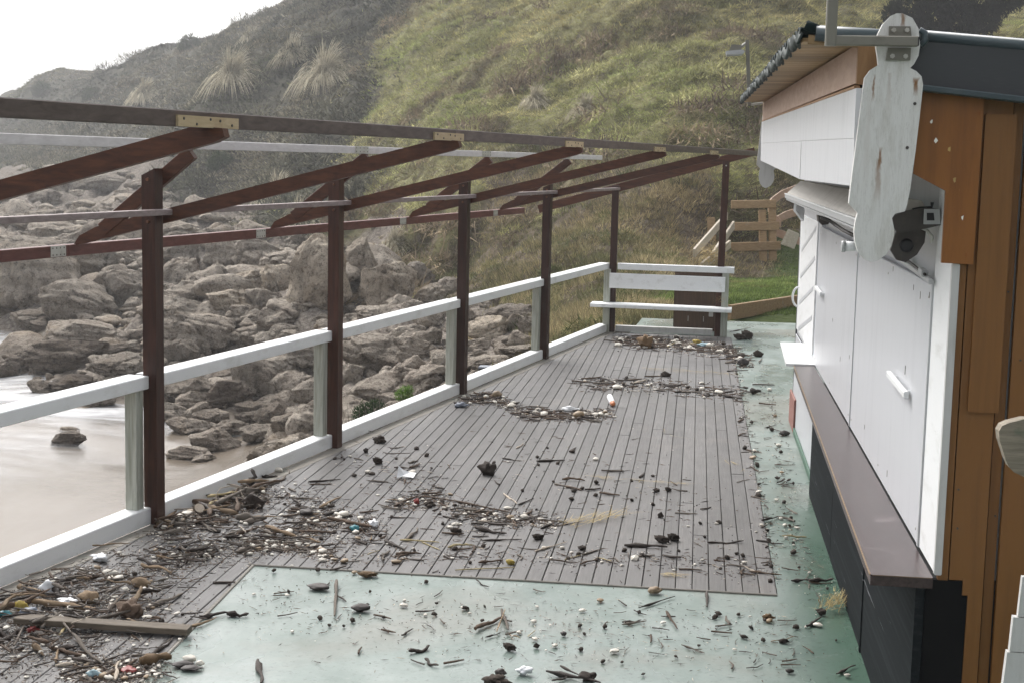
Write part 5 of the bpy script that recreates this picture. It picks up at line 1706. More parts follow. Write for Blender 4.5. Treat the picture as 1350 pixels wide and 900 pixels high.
# larger pieces, one by one: two ends in the picture, radius in mm, tone, height of the axis above the floor in mm, label
HANDST = [
    (209, 689, 233, 672, 13, 'tan', 22, 'short tan stick slanting up at the foot of the first post'),
    (252, 660, 304, 663, 21, 'brown', 40, 'brown log behind the sawn wood disc against the kerb'),
    (268, 668, 314, 676, 22, 'tan', 30, 'split tan log running right from the sawn wood disc'),
    (312, 681, 352, 682, 24, 'grey', 26, 'thick grey log end at the right of the kerb heap'),
    (320, 688, 348, 684, 14, 'grey', 14, 'thin grey slat in front of the thick grey log end'),
    (286, 663, 328, 642, 16, 'grey', 60, 'long grey branch lying up over the kerb heap'),
    (324, 647, 347, 636, 23, 'grey', 40, 'stubby grey branch beside the upright stump by the kerb'),
    (355, 637, 377, 626, 16, 'grey', 17, 'round grey stick near the kerb right of the driftwood heap'),
    (253, 674, 286, 700, 11, 'grey', 26, 'straight grey stick pointing down out of the kerb heap'),
    (272, 652, 306, 649, 13, 'dark', 50, 'black splintered stick lying along the kerb top of the heap'),
    (275, 690, 309, 687, 10, 'brown', 12, 'brown stick under the split tan log'),
    (312, 703, 339, 696, 11, 'brown', 10, 'brown stick on the boards just below the kerb heap'),
    (290, 700, 262, 697, 12, 'dark', 10, 'dark stick end at the tip of the straight grey stick'),
    (345, 627, 366, 627, 12, 'dark', 12, 'dark crooked stick by the kerb above the heap'),
    (27, 773, 58, 783, 18, 'tan', 19, 'pale log with a black charred end at the left edge'),
    (78, 769, 102, 759, 18, 'dark', 18, 'dark rotten log below the kerb at lower left'),
    (101, 761, 120, 761, 14, 'tan', 14, 'tan log stub beside the dark rotten log'),
    (119, 761, 146, 752, 15, 'brown', 15, 'brown log right of the tan stub at lower left'),
    (66, 772, 106, 790, 21, 'dark', 36, 'dark slab of wood behind the white crumpled plastic'),
    (-8, 801, 46, 791, 21, 'brown', 30, 'thick brown branch at the left edge above the plank'),
    (44, 791, 128, 802, 17, 'tan', 34, 'long curved tan branch lying just above the plank'),
    (140, 806, 164, 781, 9, 'grey', 20, 'grey stick leaning beside the dark knotty stump'),
    (192, 801, 241, 781, 11, 'grey', 11, 'long weathered grey stick right of the dark stump'),
    (262, 811, 300, 806, 12, 'dark', 12, 'black stick on the edge of the green floor beside the pebbles'),
    (299, 807, 328, 808, 13, 'dark', 13, 'black stick end right of the pebble row on the green floor'),
    (252, 825, 285, 813, 7, 'tan', 8, 'thin tan stick at the right end of the plank'),
    (44, 835, 98, 852, 25, 'dark', 26, 'thick black log below the plank'),
    (72, 807, 94, 833, 9, 'grey', 52, 'upper half of the long grey branch lying across the plank'),
    (94, 833, 136, 874, 10, 'grey', 30, 'long grey branch reaching down from the plank'),
    (-8, 832, 28, 830, 26, 'dark', 26, 'dark log at the left edge below the plank'),
    (-6, 846, 14, 842, 18, 'dark', 18, 'short black log at the left edge below the other dark log'),
    (17, 850, 34, 820, 7, 'grey', 30, 'thin grey stick standing against the plank at the left edge'),
    (44, 849, 58, 863, 14, 'tan', 15, 'stubby tan stick below the thick black log'),
    (64, 853, 108, 863, 14, 'brown', 15, 'brown stick under the thick black log'),
    (74, 872, 76, 855, 8, 'tan', 12, 'tiny upright tan stick under the brown stick'),
    (98, 867, 134, 874, 12, 'dark', 12, 'dark stick at the tip of the long grey branch'),
    (143, 890, 181, 868, 14, 'brown', 18, 'brown stick beside the brown fibrous husk'),
    (200, 861, 228, 840, 8, 'dark', 9, 'dark stick on the slanting edge of the green floor'),
    (151, 894, 159, 870, 10, 'pale', 22, 'cream coloured wooden stake at the bottom left'),
    (407, 634, 449, 631, 8, 'dark', 9, 'dark straight stick under the kerb below the second post'),
    (408, 638, 438, 637, 7, 'brown', 7, 'brown stick lying along the dark straight stick'),
    (431, 682, 490, 693, 17, 'brown', 17, 'long smooth brown log in the litter below the second post'),
    (420, 669, 450, 654, 12, 'tan', 13, 'tan stick crossing behind the long smooth brown log'),
    (428, 678, 454, 671, 12, 'dark', 12, 'dark stick between tan stick and smooth brown log'),
    (398, 706, 423, 714, 9, 'tan', 10, 'tan stick on the boards left of the smooth brown log'),
    (507, 711, 534, 724, 11, 'dark', 12, 'dark stick lying slanted near the front of the boards'),
    (522, 730, 556, 729, 9, 'brown', 10, 'smooth reddish brown stick nearest the front edge of the boards'),
    (535, 710, 551, 694, 9, 'grey', 12, 'forked grey stick above the reddish brown stick'),
    (527, 711, 579, 714, 7, 'straw', 9, 'greenish straw coloured stem beside the forked grey stick'),
    (556, 714, 580, 724, 5, 'straw', 6, 'thin straw stem right of the forked grey stick'),
    (511, 681, 548, 682, 5, 'dark', 6, 'thin dark stick in the middle of the left boards'),
    (520, 666, 550, 653, 10, 'brown', 11, 'left end of the twiggy brown branch across the boards'),
    (548, 653, 598, 660, 6, 'brown', 8, 'thin brown branch starting the long wrack line'),
    (596, 659, 674, 675, 7, 'brown', 9, 'long thin branch in the middle of the wrack line'),
    (459, 579, 475, 563, 5, 'dark', 12, 'thin dark twig rising beside the second post foot'),
    (474, 562, 492, 569, 5, 'dark', 22, 'bent dark twig arching right of the second post foot'),
    (662, 603, 689, 607, 5, 'dark', 6, 'thin dark stick right of the weed ball'),
    (823, 717, 880, 720, 14, 'dark', 15, 'smooth dark log on the right front boards'),
    (844, 730, 858, 733, 10, 'dark', 10, 'short dark stub under the smooth dark log'),
    (627, 694, 668, 702, 13, 'dark', 14, 'dark knobbly log in the wrack line'),
    (634, 711, 688, 710, 6, 'dark', 8, 'dark stick below the knobbly log in the wrack line'),
    (705, 726, 748, 713, 5, 'pale', 8, 'pale thin stick on the front middle boards'),
    (767, 730, 796, 722, 7, 'grey', 8, 'grey stick right of the pale thin stick'),
    (724, 738, 763, 741, 6, 'brown', 8, 'forked brown stick just above the front edge of the boards'),
    (765, 743, 792, 737, 6, 'brown', 8, 'brown stick below the grey stick on the front boards'),
    (664, 649, 681, 663, 7, 'pale', 9, 'pale curved twig above the wrack line'),
    (683, 665, 704, 656, 6, 'dark', 7, 'dark twig right of the pale curved twig'),
    (631, 741, 663, 738, 8, 'brown', 9, 'brown stick beside the yellow float at the front edge'),
    (600, 751, 679, 747, 5, 'straw', 7, 'long straw stem along the front edge of the boards'),
    (687, 541, 738, 553, 7, 'dark', 9, 'long dark branch in the curved wrack line by the third post'),
    (714, 543, 743, 540, 7, 'dark', 9, 'dark branch behind the curved wrack line branch'),
    (687, 553, 714, 555, 5, 'brown', 6, 'brown stick in front of the curved wrack line'),
    (760, 552, 804, 550, 5, 'dark', 7, 'dark stick at the right end of the curved wrack line'),
    (787, 497, 818, 502, 8, 'dark', 9, 'dark branch on the far boards above the orange bottle'),
    (765, 503, 786, 500, 4, 'dark', 5, 'thin dark stick left of the dark branch on the far boards'),
    (953, 458, 982, 459, 7, 'dark', 8, 'dark bar lying at the right end of the bench front'),
    (962, 437, 990, 432, 7, 'dark', 8, 'dark stick on the green floor beyond the bench'),
    (990, 515, 1003, 515, 30, 'dark', 28, 'stubby dark log on the green strip beside the boards'),
    (889, 516, 907, 515, 9, 'dark', 10, 'dark chip of wood on the far right boards'),
    (927, 521, 945, 520, 8, 'dark', 9, 'short dark stick left of the twisted root'),
    (953, 520, 979, 525, 14, 'dark', 16, 'twisted dark root on the right edge of the far boards'),
    (890, 521, 922, 523, 4, 'brown', 5, 'thin brown stick in front of the dark chip'),
    (628, 829, 664, 812, 13, 'brown', 14, 'left stick of the crossed pair on the green floor'),
    (663, 803, 670, 829, 11, 'grey', 18, 'right stick of the crossed pair on the green floor'),
    (655, 832, 666, 802, 4, 'tan', 24, 'thin stem leaning over the crossed pair of sticks'),
    (640, 839, 660, 833, 4, 'dark', 5, 'tiny dark stick in front of the crossed pair'),
    (540, 857, 566, 850, 13, 'dark', 14, 'dark bark stick on the green floor left of centre'),
    (560, 867, 578, 876, 10, 'dark', 11, 'dark splintered stick below the bark stick'),
    (720, 883, 792, 899, 9, 'dark', 14, 'forked dark branch at the bottom centre edge'),
    (738, 877, 765, 890, 6, 'dark', 16, 'upper fork of the dark branch at the bottom edge'),
    (728, 896, 752, 889, 6, 'dark', 10, 'lower fork of the dark branch at the bottom edge'),
    (842, 800, 890, 785, 5, 'dark', 7, 'thin dark stick on the green floor below the brown stone'),
    (878, 805, 893, 828, 7, 'brown', 8, 'crumbling brown stick on the green floor right of the thin dark stick'),
    (627, 763, 645, 773, 5, 'dark', 6, 'short dark stick just below the front edge of the boards'),
    (443, 764, 441, 811, 12, 'grey', 16, 'grey board end pointing down on the green floor'),
    (340, 868, 344, 899, 13, 'dark', 14, 'dark stick pointing down at the bottom edge'),
    (933, 714, 980, 712, 10, 'dark', 11, 'dark twisted stick on the right front boards'),
    (997, 711, 1033, 716, 6, 'dark', 7, 'dark stick over the right edge of the boards'),
    (1043, 764, 1070, 764, 8, 'dark', 9, 'left half of a dark stick beside the hut base'),
    (1066, 764, 1099, 762, 11, 'dark', 12, 'thick dark stick against the hut base'),
    (987, 753, 1031, 757, 6, 'brown', 7, 'brown stick at the front right corner of the boards'),
    (931, 779, 932, 799, 9, 'dark', 10, 'dark stub hanging over the front edge of the boards'),
    (1031, 747, 1054, 752, 5, 'grey', 6, 'grey stick on the green strip near the hut'),
    (1103, 887, 1128, 876, 6, 'dark', 8, 'black twig at the bottom right of the green floor'),
    (1062, 824, 1084, 812, 8, 'dark', 9, 'dark stick below the straw tuft by the hut'),
    (212, 815, 192, 809, 8, 'brown', 10, 'brown stick behind the right half of the plank'),
    (168, 764, 199, 759, 7, 'brown', 9, 'thin brown stick above the orange wedge'),
]
for i, (x0, y0, x1, y1, r, tone, h_, lab) in enumerate(HANDST):
    a, b = atz(x0, y0, h_ / 1000), atz(x1, y1, max(h_ / 1000 * .85, r / 1000 * .6))
    tag(stick(a, b, r / 1000, tone), lab, 'driftwood', 'driftwood washed onto the terrace')
o = stick(atz(326, 640, .03), aty(332, 617, atz(326, 640).y), .022, 'dark', 'driftwood_stump')
tag(o, 'dark forked stump standing upright at the kerb', 'driftwood')
o = stick(atz(184, 868, .03), atz(226, 865, .02), .030, 'husk', 'husk')
tag(o, 'brown fibrous husk on the edge of the green floor at lower left', 'husk')
# plank lying across the lower left heap
a, b = atz(22, 815, .045), atz(250, 830, .028)
o = MB().beam(a, b, .085, .032, c=.003).build('loose_plank', M['loose'])
tag(o, 'long weathered plank lying across the debris at lower left', 'plank')
# sawn wood disc
c0 = atz(263, 669, .06)
dsk = thing('wood_disc', c0, 'pale sawn round of wood lying in the driftwood heap', 'wood disc')
n_ = (CAM - c0).normalized() * .6 + Vector((.3, 0, .5))
n_.normalize()
MB().tube([c0 - n_ * .03, c0], [.036, .038], 14).build('bark', M['st_brown'], dsk)
MB().tube([c0 + n_ * .0005, c0 + n_ * .002], [.034, .033], 14).build('cut_face', M['st_pale'], dsk)
for i, (pl_, lab) in enumerate((([(285, 666), (285, 652), (290, 643), (304, 640), (318, 643)], 'thin pale cane arching over the back of the driftwood heap'), ([(317, 646), (323, 660), (327, 664), (322, 670), (312, 678)], 'thin pale cane bent down in front of the driftwood heap'))):
    Y_ = atz(300, 668).y
    P3 = [aty(x, y, Y_ + .04 * j) for j, (x, y) in enumerate(pl_)]
    o = MB().tube(P3, .0035, 5).build('cane', M['st_pale'])
    tag(o, lab, 'cane')
LUMPS = [
    # x, y, half width px, half height px, material, name, label, category
    (333, 664, 9, 8, 'st_dark', 'weed_clump', 'black tangle of weed in the middle of the kerb heap', 'seaweed'), (501, 580, 7, 5.5, 'clod', 'weed_ball', 'dark round weed ball near the second post', 'seaweed'), (643, 620, 10, 9, 'clod', 'weed_ball', 'largest dark spiky weed ball in the middle of the boards', 'seaweed'),
    (172, 806, 16, 11, 'st_brown', 'knotty_stump', 'dark knotty stump on the left boards above the plank', 'driftwood'), (186, 769, 12, 7, 'st_tan', 'wood_wedge', 'orange brown wedge of wood on the left boards', 'driftwood'), (117, 789, 12, 9, 'st_tan', 'rounded_driftwood', 'smooth pale rounded wood knob above the plank', 'driftwood'),
    (29, 801, 7, 8, 'plastic_yellow', 'plastic_scrap', 'yellow plastic scrap at the left end of the plank', 'plastic'), (40, 806, 11, 5, 'plastic_grey', 'plastic_bottle', 'grey flattened bottle under the yellow scrap', 'bottle'), (64, 777, 9, 8, 'plastic_white', 'plastic_sheet', 'crumpled white plastic against the dark slab', 'plastic'),
    (92, 794, 12, 5, 'plastic_white', 'plastic_sheet', 'flat white plastic behind the curved tan branch', 'plastic'), (132, 735, 11, 6, 'plastic_white', 'foam_block', 'white two-lobed foam block on the boards below the kerb', 'foam'), (146, 757, 10, 6, 'shell', 'shell', 'large white shell below the white foam block', 'shell'),
    (44, 830, 6, 4, 'plastic_red', 'plastic_scrap', 'red scrap under the left end of the plank', 'plastic'), (170, 883, 10, 2.6, 'plastic_red', 'plastic_strip', 'red plastic strip at the bottom left beside the cream stake', 'plastic'), (124, 888, 7, 4, 'plastic_blue', 'plastic_scrap', 'pale blue scrap among white shells at the bottom left', 'plastic'),
    (6, 809, 9, 4, 'plastic_teal', 'plastic_scrap', 'teal scrap at the left edge', 'plastic'), (468, 697, 6, 5, 'plastic_teal', 'plastic_float', 'teal plastic ball beside the smooth brown log', 'float'), (493, 691, 6, 5, 'plastic_white', 'paper_scrap', 'white torn scrap right of the smooth brown log', 'paper'),
    (549, 661, 4, 5, 'plastic_red', 'plastic_scrap', 'red scrap in the thin brown branch', 'plastic'), (404, 675, 10, 5, 'slate', 'shoe_sole', 'dark oval shoe sole in the litter below the second post', 'shoe sole'), (673, 741, 5, 4, 'plastic_yellow', 'plastic_float', 'small yellow float at the front edge of the boards', 'float'),
    (655, 520, 6, 5, 'pebble_tan', 'sponge', 'pinkish tan lump in the litter right of the third post', 'sponge'), (608, 534, 8, 4, 'plastic_grey', 'plastic_scrap', 'blue grey flat scrap at the foot of the third post', 'plastic'), (751, 539, 8, 3, 'plastic_white', 'paper_scrap', 'white paper scrap in the curved wrack line', 'paper'),
    (851, 453, 9, 9, 'husk', 'dried_plant', 'bushy tan dried plant in front of the bench', 'dried plant'), (919, 451, 5, 3, 'plastic_yellow', 'plastic_scrap', 'yellow orange scrap under the bench front', 'plastic'), (926, 455, 7, 3.5, 'plastic_blue', 'plastic_scrap', 'pale blue scrap in front of the bench', 'plastic'),
    (979, 478, 7, 5, 'slate', 'stone', 'dark square stone on the right edge of the far boards', 'stone'), (999, 467, 5, 4, 'clod', 'mud_clod', 'dark clod on the green strip nearest the bench', 'clod'), (975, 445, 6, 4, 'clod', 'mud_clod', 'left clod of the dark pile right of the bench post', 'clod'), (985, 443, 6, 6, 'clod', 'mud_clod', 'right clod of the dark pile right of the bench post', 'clod'),
    (1034, 571, 6, 3.5, 'slate', 'stone', 'dark flat stone near the hut foot', 'stone'), (877, 494, 5, 3.5, 'clod', 'mud_clod', 'dark clod alone on the far right boards', 'clod'), (873, 711, 8, 5, 'clod', 'mud_clod', 'clod touching the smooth dark log', 'clod'), (888, 709, 6, 5.5, 'clod', 'mud_clod', 'larger clod at the end of the smooth dark log', 'clod'),
    (672, 853, 7, 5, 'clod', 'mud_clod', 'clod below the crossed sticks on the green floor', 'clod'), (707, 851, 3, 3, 'clod', 'mud_clod', 'small clod right of the clod below the crossed sticks', 'clod'), (743, 835, 4, 3, 'slate', 'stone', 'small greenish stone on the green floor', 'stone'), (768, 804, 5, 2.2, 'shell', 'shell', 'single white chip in the middle of the green floor', 'shell'),
    (863, 778, 9, 5, 'pebble_tan', 'stone', 'rounded brown stone at the front edge of the boards', 'stone'), (475, 801, 12, 5.5, 'slate', 'stone', 'dark flat stone on the green floor right of the grey board end', 'stone'), (420, 773, 14, 4.5, 'slate', 'stone', 'dark oval stone left of the grey board end', 'stone'),
    (485, 757, 10, 3.5, 'husk', 'moss_tuft', 'brown mossy tuft at the front edge of the boards', 'moss'), (250, 868, 9, 5, 'shell', 'stone', 'pale rounded stone on the pile of dark flat stones', 'stone'), (240, 875, 12, 3.5, 'slate', 'stone', 'left flat dark stone of the small pile on the green floor', 'stone'), (252, 880, 12, 3, 'slate', 'stone', 'lower flat dark stone of the small pile on the green floor', 'stone'),
    (264, 874, 5, 4, 'shell', 'stone', 'small pale stone beside the stone pile', 'stone'), (660, 886, 7, 5, 'slate', 'stone', 'grey stone at the bottom centre edge', 'stone'), (690, 884, 9, 6, 'plastic_white', 'paper_scrap', 'white crumpled scrap at the bottom centre edge', 'paper'), (655, 896, 14, 6, 'clod', 'mud_clod', 'clod left of the white scrap at the bottom edge', 'clod'), (775, 892, 10, 5, 'clod', 'mud_clod', 'clod under the forked dark branch', 'clod'),
    (1013, 813, 6, 4, 'husk', 'moss_tuft', 'tan tuft on the green floor below the boards corner', 'moss'), (1082, 806, 6, 5, 'clod', 'mud_clod', 'clod beside the straw tuft by the hut base', 'clod'), (1078, 823, 6, 2.5, 'shell', 'shell', 'white shell below the straw tuft', 'shell'), (1117, 890, 4, 2.5, 'shell', 'shell', 'white shell at the bottom right of the green floor', 'shell'), (1041, 884, 5, 3, 'slate', 'stone', 'grey stone at the bottom right of the green floor', 'stone'),
    (498, 608, 5, 5, 'clod', 'mud_clod', 'dark clod below the round weed ball near the second post', 'clod'), (482, 594, 3, 4, 'clod', 'mud_clod', 'small clod left of the clod below the weed ball', 'clod'), (567, 664, 6, 4, 'clod', 'mud_clod', 'dark clod right of the red scrap', 'clod'), (601, 700, 6, 4.5, 'clod', 'mud_clod', 'dark clod left of the knobbly log', 'clod'), (709, 708, 6, 4.5, 'clod', 'mud_clod', 'dark clod right of the knobbly log', 'clod'), (767, 722, 5, 4, 'clod', 'mud_clod', 'dark clod above the grey stick', 'clod'), (366, 619, 8, 3.5, 'shell', 'shell', 'pale flat shell at the kerb beside the round grey stick', 'shell'), (691, 681, 5, 4, 'shell', 'shell', 'white round shell at the straw bundle', 'shell'), (669, 669, 5, 2, 'shell', 'shell', 'white oval shell in the wrack line', 'shell'),
    (865, 646, 4, 3.2, 'clod', 'mud_clod', 'left clod of two on the right boards', 'clod'), (881, 645, 3.5, 3, 'clod', 'mud_clod', 'right clod of two on the right boards', 'clod'), (871, 679, 3, 4, 'clod', 'mud_clod', 'small clod below the two clods on the right boards', 'clod'),
]
for (x, y, hw, hh, m, nm, lab, cat) in LUMPS:
    p = atz(x, y + hh * .6)
    s_ = (p - CAM).length / FPX
    tag(lump(p, hw * s_, hw * s_ * .7, hh * s_ * .95, m, nm), lab, cat, 'storm litter')
# crumpled sheet of paper
p = atz(536, 629)
pts = [(-.07, -.03, .0), (-.02, -.05, .02), (.06, -.04, .01), (.07, .02, .035), (.02, .05, .03), (-.03, .03, .05), (-.065, .01, .085), (-.02, 0, .02), (.03, -.01, .015)]
o = MB().poly([p + Vector(q) for q in pts], [[0, 1, 7, 6], [1, 2, 8, 7], [2, 3, 8], [3, 4, 8], [4, 5, 7, 8], [5, 6, 7]]).build('paper_sheet', M['plastic_white'])
o.modifiers.new('thickness', 'SOLIDIFY').thickness = .002
tag(o, 'crumpled white paper sheet standing on the middle left boards', 'paper')
# orange and white bottle
a, b = atz(804, 523, .03), atz(807.5, 531, .03)
bo = thing('bottle', (a + b) / 2 - Vector((0, 0, .03)), 'white and orange plastic bottle lying on the far boards', 'bottle')
d = (b - a).normalized()
MB().tube([a - d * .03, a - d * .02, b - d * .03, b - d * .01], [.012, .030, .030, .026], 12).build('body', M['plastic_white'], bo)
MB().tube([b - d * .01, b + d * .03, b + d * .045, b + d * .06], [.0265, .027, .015, .012], 12).build('end', M['plastic_orange'], bo)
# straw bundles
for (x0, y0, x1, y1, n, sp, h_, lab, cat) in ((742, 692, 810, 680, 150, .10, .05, 'sheaf of dry straw on the middle boards', 'straw'), (768, 626, 905, 637, 60, .025, .02, 'long dry stalk lying across the right boards', 'stalk'), (1085, 806, 1112, 796, 130, .05, .09, 'spiky straw tuft against the hut base', 'straw'), (870, 755, 900, 757, 40, .02, .015, 'thin straw wisp on the front right boards', 'straw'),
                                              (845, 485, 960, 492, 130, .10, .025, 'band of dry seagrass on the far right boards', 'seagrass'), (950, 600, 985, 620, 12, .02, .01, 'pale curved stems on the right boards', 'stalk'), (870, 560, 884, 574, 8, .01, .02, 'pale twig curl on the right far boards', 'twig')):
    a, b = atz(x0, y0, .012), atz(x1, y1, .012)
    t = rng.uniform(0, 1, n)
    ln = (b - a).length
    base = np.array(a)[None] + np.outer(t, np.array(b - a)) + rng.normal(0, sp * .5, (n, 3)) * np.array((1, 1, .05))
    dirn = np.array((b - a).normalized())[None] * rng.uniform(.4, 1, (n, 1)) + rng.normal(0, .35, (n, 3)) * np.array((1, 1, .3))
    tip = base + dirn * rng.uniform(.08, .22, (n, 1)) * min(1, ln * 2 + .35)
    base[:, 2] = rng.uniform(.003, h_, n)
    tip[:, 2] = rng.uniform(.003, h_ * 1.2, n)
    me_ = blade_mesh('straw_bundle', base, tip, rng.uniform(.003, .007, n), lerp((.19, .14, .065), (.40, .33, .19), rng.uniform(0, 1, n)))
    tag(inst('straw_bundle', me_, (0, 0, 0)), lab, cat, 'straw on the boards')

# ---------------------------------------------------------------- smaller pieces, drift by drift
PEB = [lump_mesh(40 + i, 'shell', .3, 1) for i in range(5)] + [lump_mesh(60 + i, 'pebble_tan', .3, 1) for i in range(2)]
CLO = [lump_mesh(80 + i, 'clod', .6, 1) for i in range(5)]


def on_floor(x, y):
    """a picture point that falls on the terrace (not on the kerb, the bench or the hut)"""
    p_ = atz(x, y)
    return p_ if (p_.x * RN.x + p_.y * RN.y > -4.97 and p_.x < .86 and 2.6 < p_.y < 22.4 and not (20.3 < p_.y < 20.9 and -1.3 < p_.x < .45)) else None


ZONES = [
    # name, polyline, spread across, sticks, pebbles, clods, fine litter
    ('in the kerb heap right of post one', [(205, 695), (280, 672), (350, 648)], 22, 40, 30, 12, 1000),
    ('in the lower left heap', [(-20, 850), (60, 800), (200, 790)], 60, 44, 56, 18, 2400),
    ('at the bottom left edge', [(90, 885), (210, 880)], 20, 12, 26, 6, 700),
    ('on the boards below the kerb heap', [(200, 745), (330, 715), (420, 700)], 20, 26, 30, 22, 1000),
    ('in the litter below post two', [(380, 665), (450, 690), (500, 700)], 24, 18, 14, 14, 650),
    ('in the white patch by the green floor', [(335, 718), (395, 722), (440, 735)], 8, 4, 22, 6, 420),
    ('in the long wrack line', [(520, 668), (560, 656), (640, 680), (740, 690)], 11, 14, 7, 12, 600),
    ('along the front edge of the boards', [(420, 740), (600, 730), (800, 735), (1000, 750)], 13, 11, 5, 12, 380),
    ('in the curved wrack line', [(608, 528), (650, 524), (690, 545), (740, 548), (805, 546)], 7, 13, 9, 8, 700),
    ('in front of the bench', [(815, 448), (880, 453), (960, 462), (985, 478)], 8, 14, 7, 12, 900),
    ('on the far boards', [(760, 505), (860, 508), (970, 520)], 9, 9, 4, 8, 300),
    ('on the open right boards', [(660, 600), (820, 640), (960, 700)], 48, 6, 3, 24, 150),
    ('on the open left boards', [(480, 600), (560, 640), (620, 720)], 34, 8, 6, 20, 220),
    ('along the right edge of the boards', [(968, 470), (992, 600), (1010, 690), (1022, 770)], 8, 6, 3, 12, 180),
    ('on the green foreground floor', [(330, 790), (560, 820), (800, 830), (1060, 850)], 44, 9, 9, 36, 420),
    ('on the green strip by the hut', [(1010, 440), (1020, 520), (1040, 700), (1080, 780)], 16, 8, 5, 14, 150),
]
more = {'st_dark': [], 'st_brown': [], 'st_grey': [], 'shell': []}
frag = {'st_dark': [], 'st_brown': [], 'shell': [], 'st_pale': []}
for (zn, line, spr, ns, npb, nc, nf) in ZONES:
    nf = int(nf * 2.2)
    L_ = [Vector((a, b, 0)) for a, b in line]
    seg = [(L_[i + 1] - L_[i]).length for i in range(len(L_) - 1)]

    def pick(wide=1.0):
        for _ in range(60):
            u = Q_.uniform(0, sum(seg))
            i = 0
            while u > seg[i]:
                u -= seg[i]
                i += 1
            c = L_[i].lerp(L_[i + 1], u / seg[i])
            q = on_floor(c.x + Q_.gauss(0, spr * .5 * wide), c.y + Q_.gauss(0, spr * .45 * wide))
            if q:
                return q
        return None
    acc = {'s': [], 'p': [], 'c': []}
    for _ in range(ns):
        p = pick()
        if p is None:
            continue
        px = (p - CAM).length / FPX
        ln = Q_.uniform(14, 38) * px * Q_.uniform(.7, 1.1) * (1.5 if 'heap' in zn else 1)
        a = Q_.gauss(.25, .8) if Q_.random() < .6 else Q_.uniform(0, 3.14)
        r = min(max(ln * Q_.uniform(.025, .07), .0028), .017 if 'heap' in zn else .011)
        d = Vector((math.cos(a), math.sin(a) * 1.4, Q_.uniform(-.04, .04))) * ln * .5
        z_ = Vector((0, 0, r + (Q_.uniform(0, .06) if 'heap' in zn else 0)))
        tone = Q_.choices(('dark', 'brown', 'grey', 'tan', 'pale', 'straw'), (24, 27, 24, 13, 6, 6))[0]
        o = stick(p - d + z_, p + d + z_, r, tone)
        acc['s'].append((p, o, tone))
    for _ in range(npb):
        p = pick()
        if p is None:
            continue
        px = (p - CAM).length / FPX
        s_ = Q_.lognormvariate(1.12, .38) * px
        o = inst('pebble', PEB[Q_.choices(range(7), (3, 3, 3, 3, 3, 2, 2))[0]], (p.x, p.y, s_ * .45 + (Q_.uniform(0, .02) if 'heap' in zn else 0)), (Q_.uniform(-.3, .3), Q_.uniform(-.3, .3), Q_.uniform(0, 6)), (s_ * Q_.uniform(1, 1.6), s_, s_ * Q_.uniform(.45, .75)))
        acc['p'].append((p, o, None))
    for _ in range(nc):
        p = pick(1.2)
        if p is None:
            continue
        px = (p - CAM).length / FPX
        s_ = Q_.uniform(1.8, 4.2) * px
        o = inst('mud_clod', CLO[Q_.randrange(5)], (p.x, p.y, s_ * .55), (Q_.uniform(-.5, .5), Q_.uniform(-.5, .5), Q_.uniform(0, 6)), (s_ * Q_.uniform(.9, 1.4), s_, s_ * Q_.uniform(.6, .9)))
        acc['c'].append((p, o, None))
    sx = lambda p_: (p_ - CAM).dot(CR) / (p_ - CAM).dot(CF)
    for key, what, cat, grp in (('s', '{} twig', 'twig', 'twigs'), ('p', 'small pale pebble', 'pebble', 'pebbles'), ('c', 'small dark mud clod', 'clod', 'clods')):
        sets = {}
        for p, o, tone in acc[key]:
            sets.setdefault(tone, []).append((sx(p), o))
        for tone, lst in sets.items():
            lst.sort(key=lambda t: t[0])
            for i, (_, o) in enumerate(lst):
                tag(o, what.format({'straw': 'straw coloured'}.get(tone, tone)) + ' ' + zn + (f', {ORD[i]} from left' if len(lst) > 1 else ''), cat, f'{grp} washed onto the terrace')
    for _ in range(nf // 11):                                      # past the first few hundred: still real sticks and pebbles, joined
        p = pick(1.25)
        if p is not None:
            more[Q_.choices(list(more), (34, 34, 22, 26))[0]].append((p, 'heap' in zn))
    for _ in range(nf):
        p = pick(1.35)
        if p is not None:
            frag[Q_.choices(list(frag), (46, 34, 12, 8))[0]].append(p)
# crumbs, chips and splinters: real but too small to tell apart
for m, lst in frag.items():
    v_, f_ = [], []
    for p in lst:
        px = (p - CAM).length / FPX
        a = Q_.uniform(0, 6.28)
        u = Vector((math.cos(a), math.sin(a), Q_.uniform(-.1, .1)))
        w_ = Vector((-u.y, u.x, 0))
        if m in ('shell',) or Q_.random() < .4:
            l_, t_ = Q_.uniform(.7, 1.7) * px, Q_.uniform(.6, 1.2) * px
        else:
            l_, t_ = Q_.uniform(2, 8) * px, Q_.uniform(.3, .7) * px
        h_ = t_ * Q_.uniform(.5, 1)
        c = p + Vector((0, 0, h_ * .6))
        o_ = len(v_)
        v_ += [tuple(c + u * l_), tuple(c + w_ * t_), tuple(c - u * l_), tuple(c - w_ * t_), tuple(c + Vector((0, 0, h_))), tuple(c - Vector((0, 0, h_)))]
        f_ += [[o_ + i, o_ + (i + 1) % 4, o_ + 4] for i in range(4)] + [[o_ + (i + 1) % 4, o_ + i, o_ + 5] for i in range(4)]
    me_ = bpy.data.meshes.new('fine_litter')
    me_.from_pydata(v_, [], f_)
    me_.materials.append(M[m])
    tag(inst('fine_litter', me_, (0, 0, 0)), {'st_dark': 'dark crumbs and splinters scattered over the terrace', 'st_brown': 'brown splinters scattered over the terrace', 'shell': 'white shell chips scattered over the terrace', 'st_pale': 'pale wood splinters scattered over the terrace'}[m], 'litter', kind='stuff')
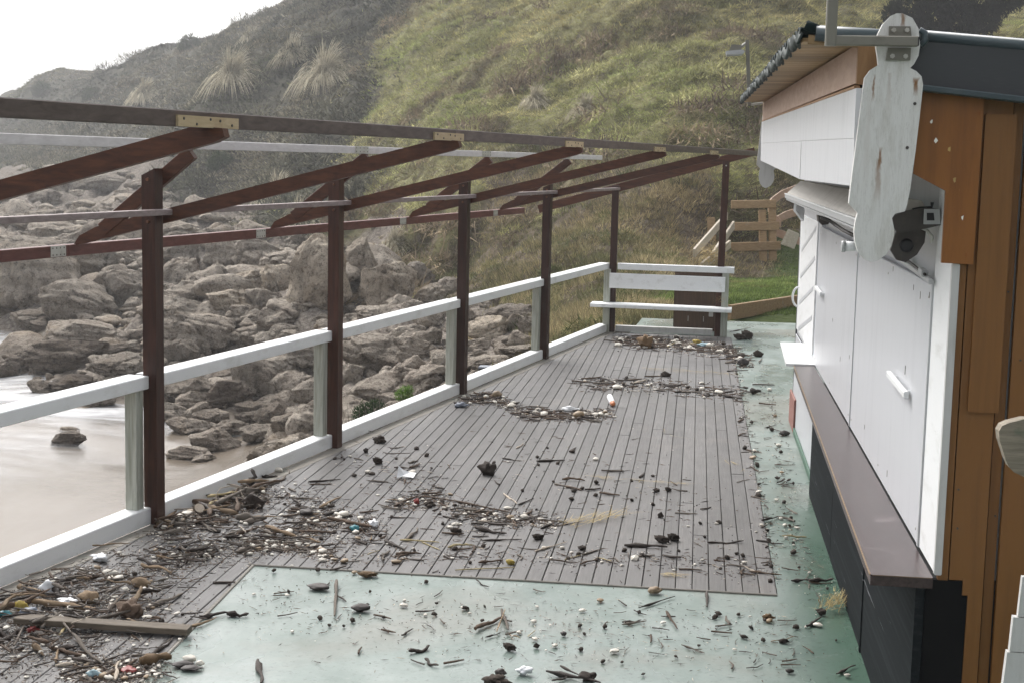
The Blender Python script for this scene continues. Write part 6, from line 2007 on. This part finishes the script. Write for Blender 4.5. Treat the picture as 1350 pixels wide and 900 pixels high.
for m, lst in more.items():
    v_, f_ = [], []
    for p, heap in lst:
        px = (p - CAM).length / FPX
        o_ = len(v_)
        if m == 'shell':
            src = PEB[Q_.randrange(5)]
            s_ = Q_.lognormvariate(.85, .4) * px
            a = Q_.uniform(0, 6.28)
            for vv in src.vertices:
                c = vv.co
                v_.append((p.x + s_ * 1.3 * (c.x * math.cos(a) - c.y * .7 * math.sin(a)), p.y + s_ * 1.3 * (c.x * math.sin(a) + c.y * .7 * math.cos(a)), max(.0, s_ * .4) + s_ * .55 * c.z + (Q_.uniform(0, .015) * heap if False else 0)))
            f_ += [[o_ + i for i in q.vertices] for q in src.polygons]
            continue
        ln = Q_.uniform(9, 30) * px
        r = min(max(ln * Q_.uniform(.02, .06), .002), .009)
        a = Q_.gauss(.25, .9) if Q_.random() < .6 else Q_.uniform(0, 3.14)
        u = Vector((math.cos(a), 1.3 * math.sin(a), 0)).normalized()
        w_ = Vector((-u.y, u.x, 0))
        z0 = r + (Q_.uniform(0, .045) if heap else 0)
        b_ = Q_.gauss(0, .06) * ln
        t0 = Q_.uniform(-.05, .05) * ln
        cs = [p - u * ln * .5 + Vector((0, 0, z0 + max(0, t0))), p + w_ * b_ + Vector((0, 0, z0)), p + u * ln * .5 + w_ * Q_.gauss(0, .05) * ln + Vector((0, 0, z0 + max(0, -t0)))]
        for c, rr_ in zip(cs, (r, r * Q_.uniform(.8, 1.2), r * .6)):
            for j in range(5):
                t = 2 * math.pi * j / 5
                v_.append(tuple(c + w_ * rr_ * math.cos(t) + Vector((0, 0, rr_ * math.sin(t)))))
        for i in range(2):
            for j in range(5):
                f_.append([o_ + i * 5 + j, o_ + i * 5 + (j + 1) % 5, o_ + i * 5 + 5 + (j + 1) % 5, o_ + i * 5 + 5 + j])
        f_ += [[o_ + 4, o_ + 3, o_ + 2, o_ + 1, o_], [o_ + 10 + j for j in range(5)]]
    me_ = bpy.data.meshes.new('twig_litter')
    me_.from_pydata(v_, [], f_)
    me_.materials.append(M[m])
    tag(inst('pebble_litter' if m == 'shell' else 'twig_litter', me_, (0, 0, 0)), {'st_dark': 'dark twigs littering the terrace', 'st_brown': 'brown twigs littering the terrace', 'st_grey': 'grey twigs littering the terrace', 'shell': 'small white shells and pebbles littering the terrace'}[m], 'litter', kind='stuff')
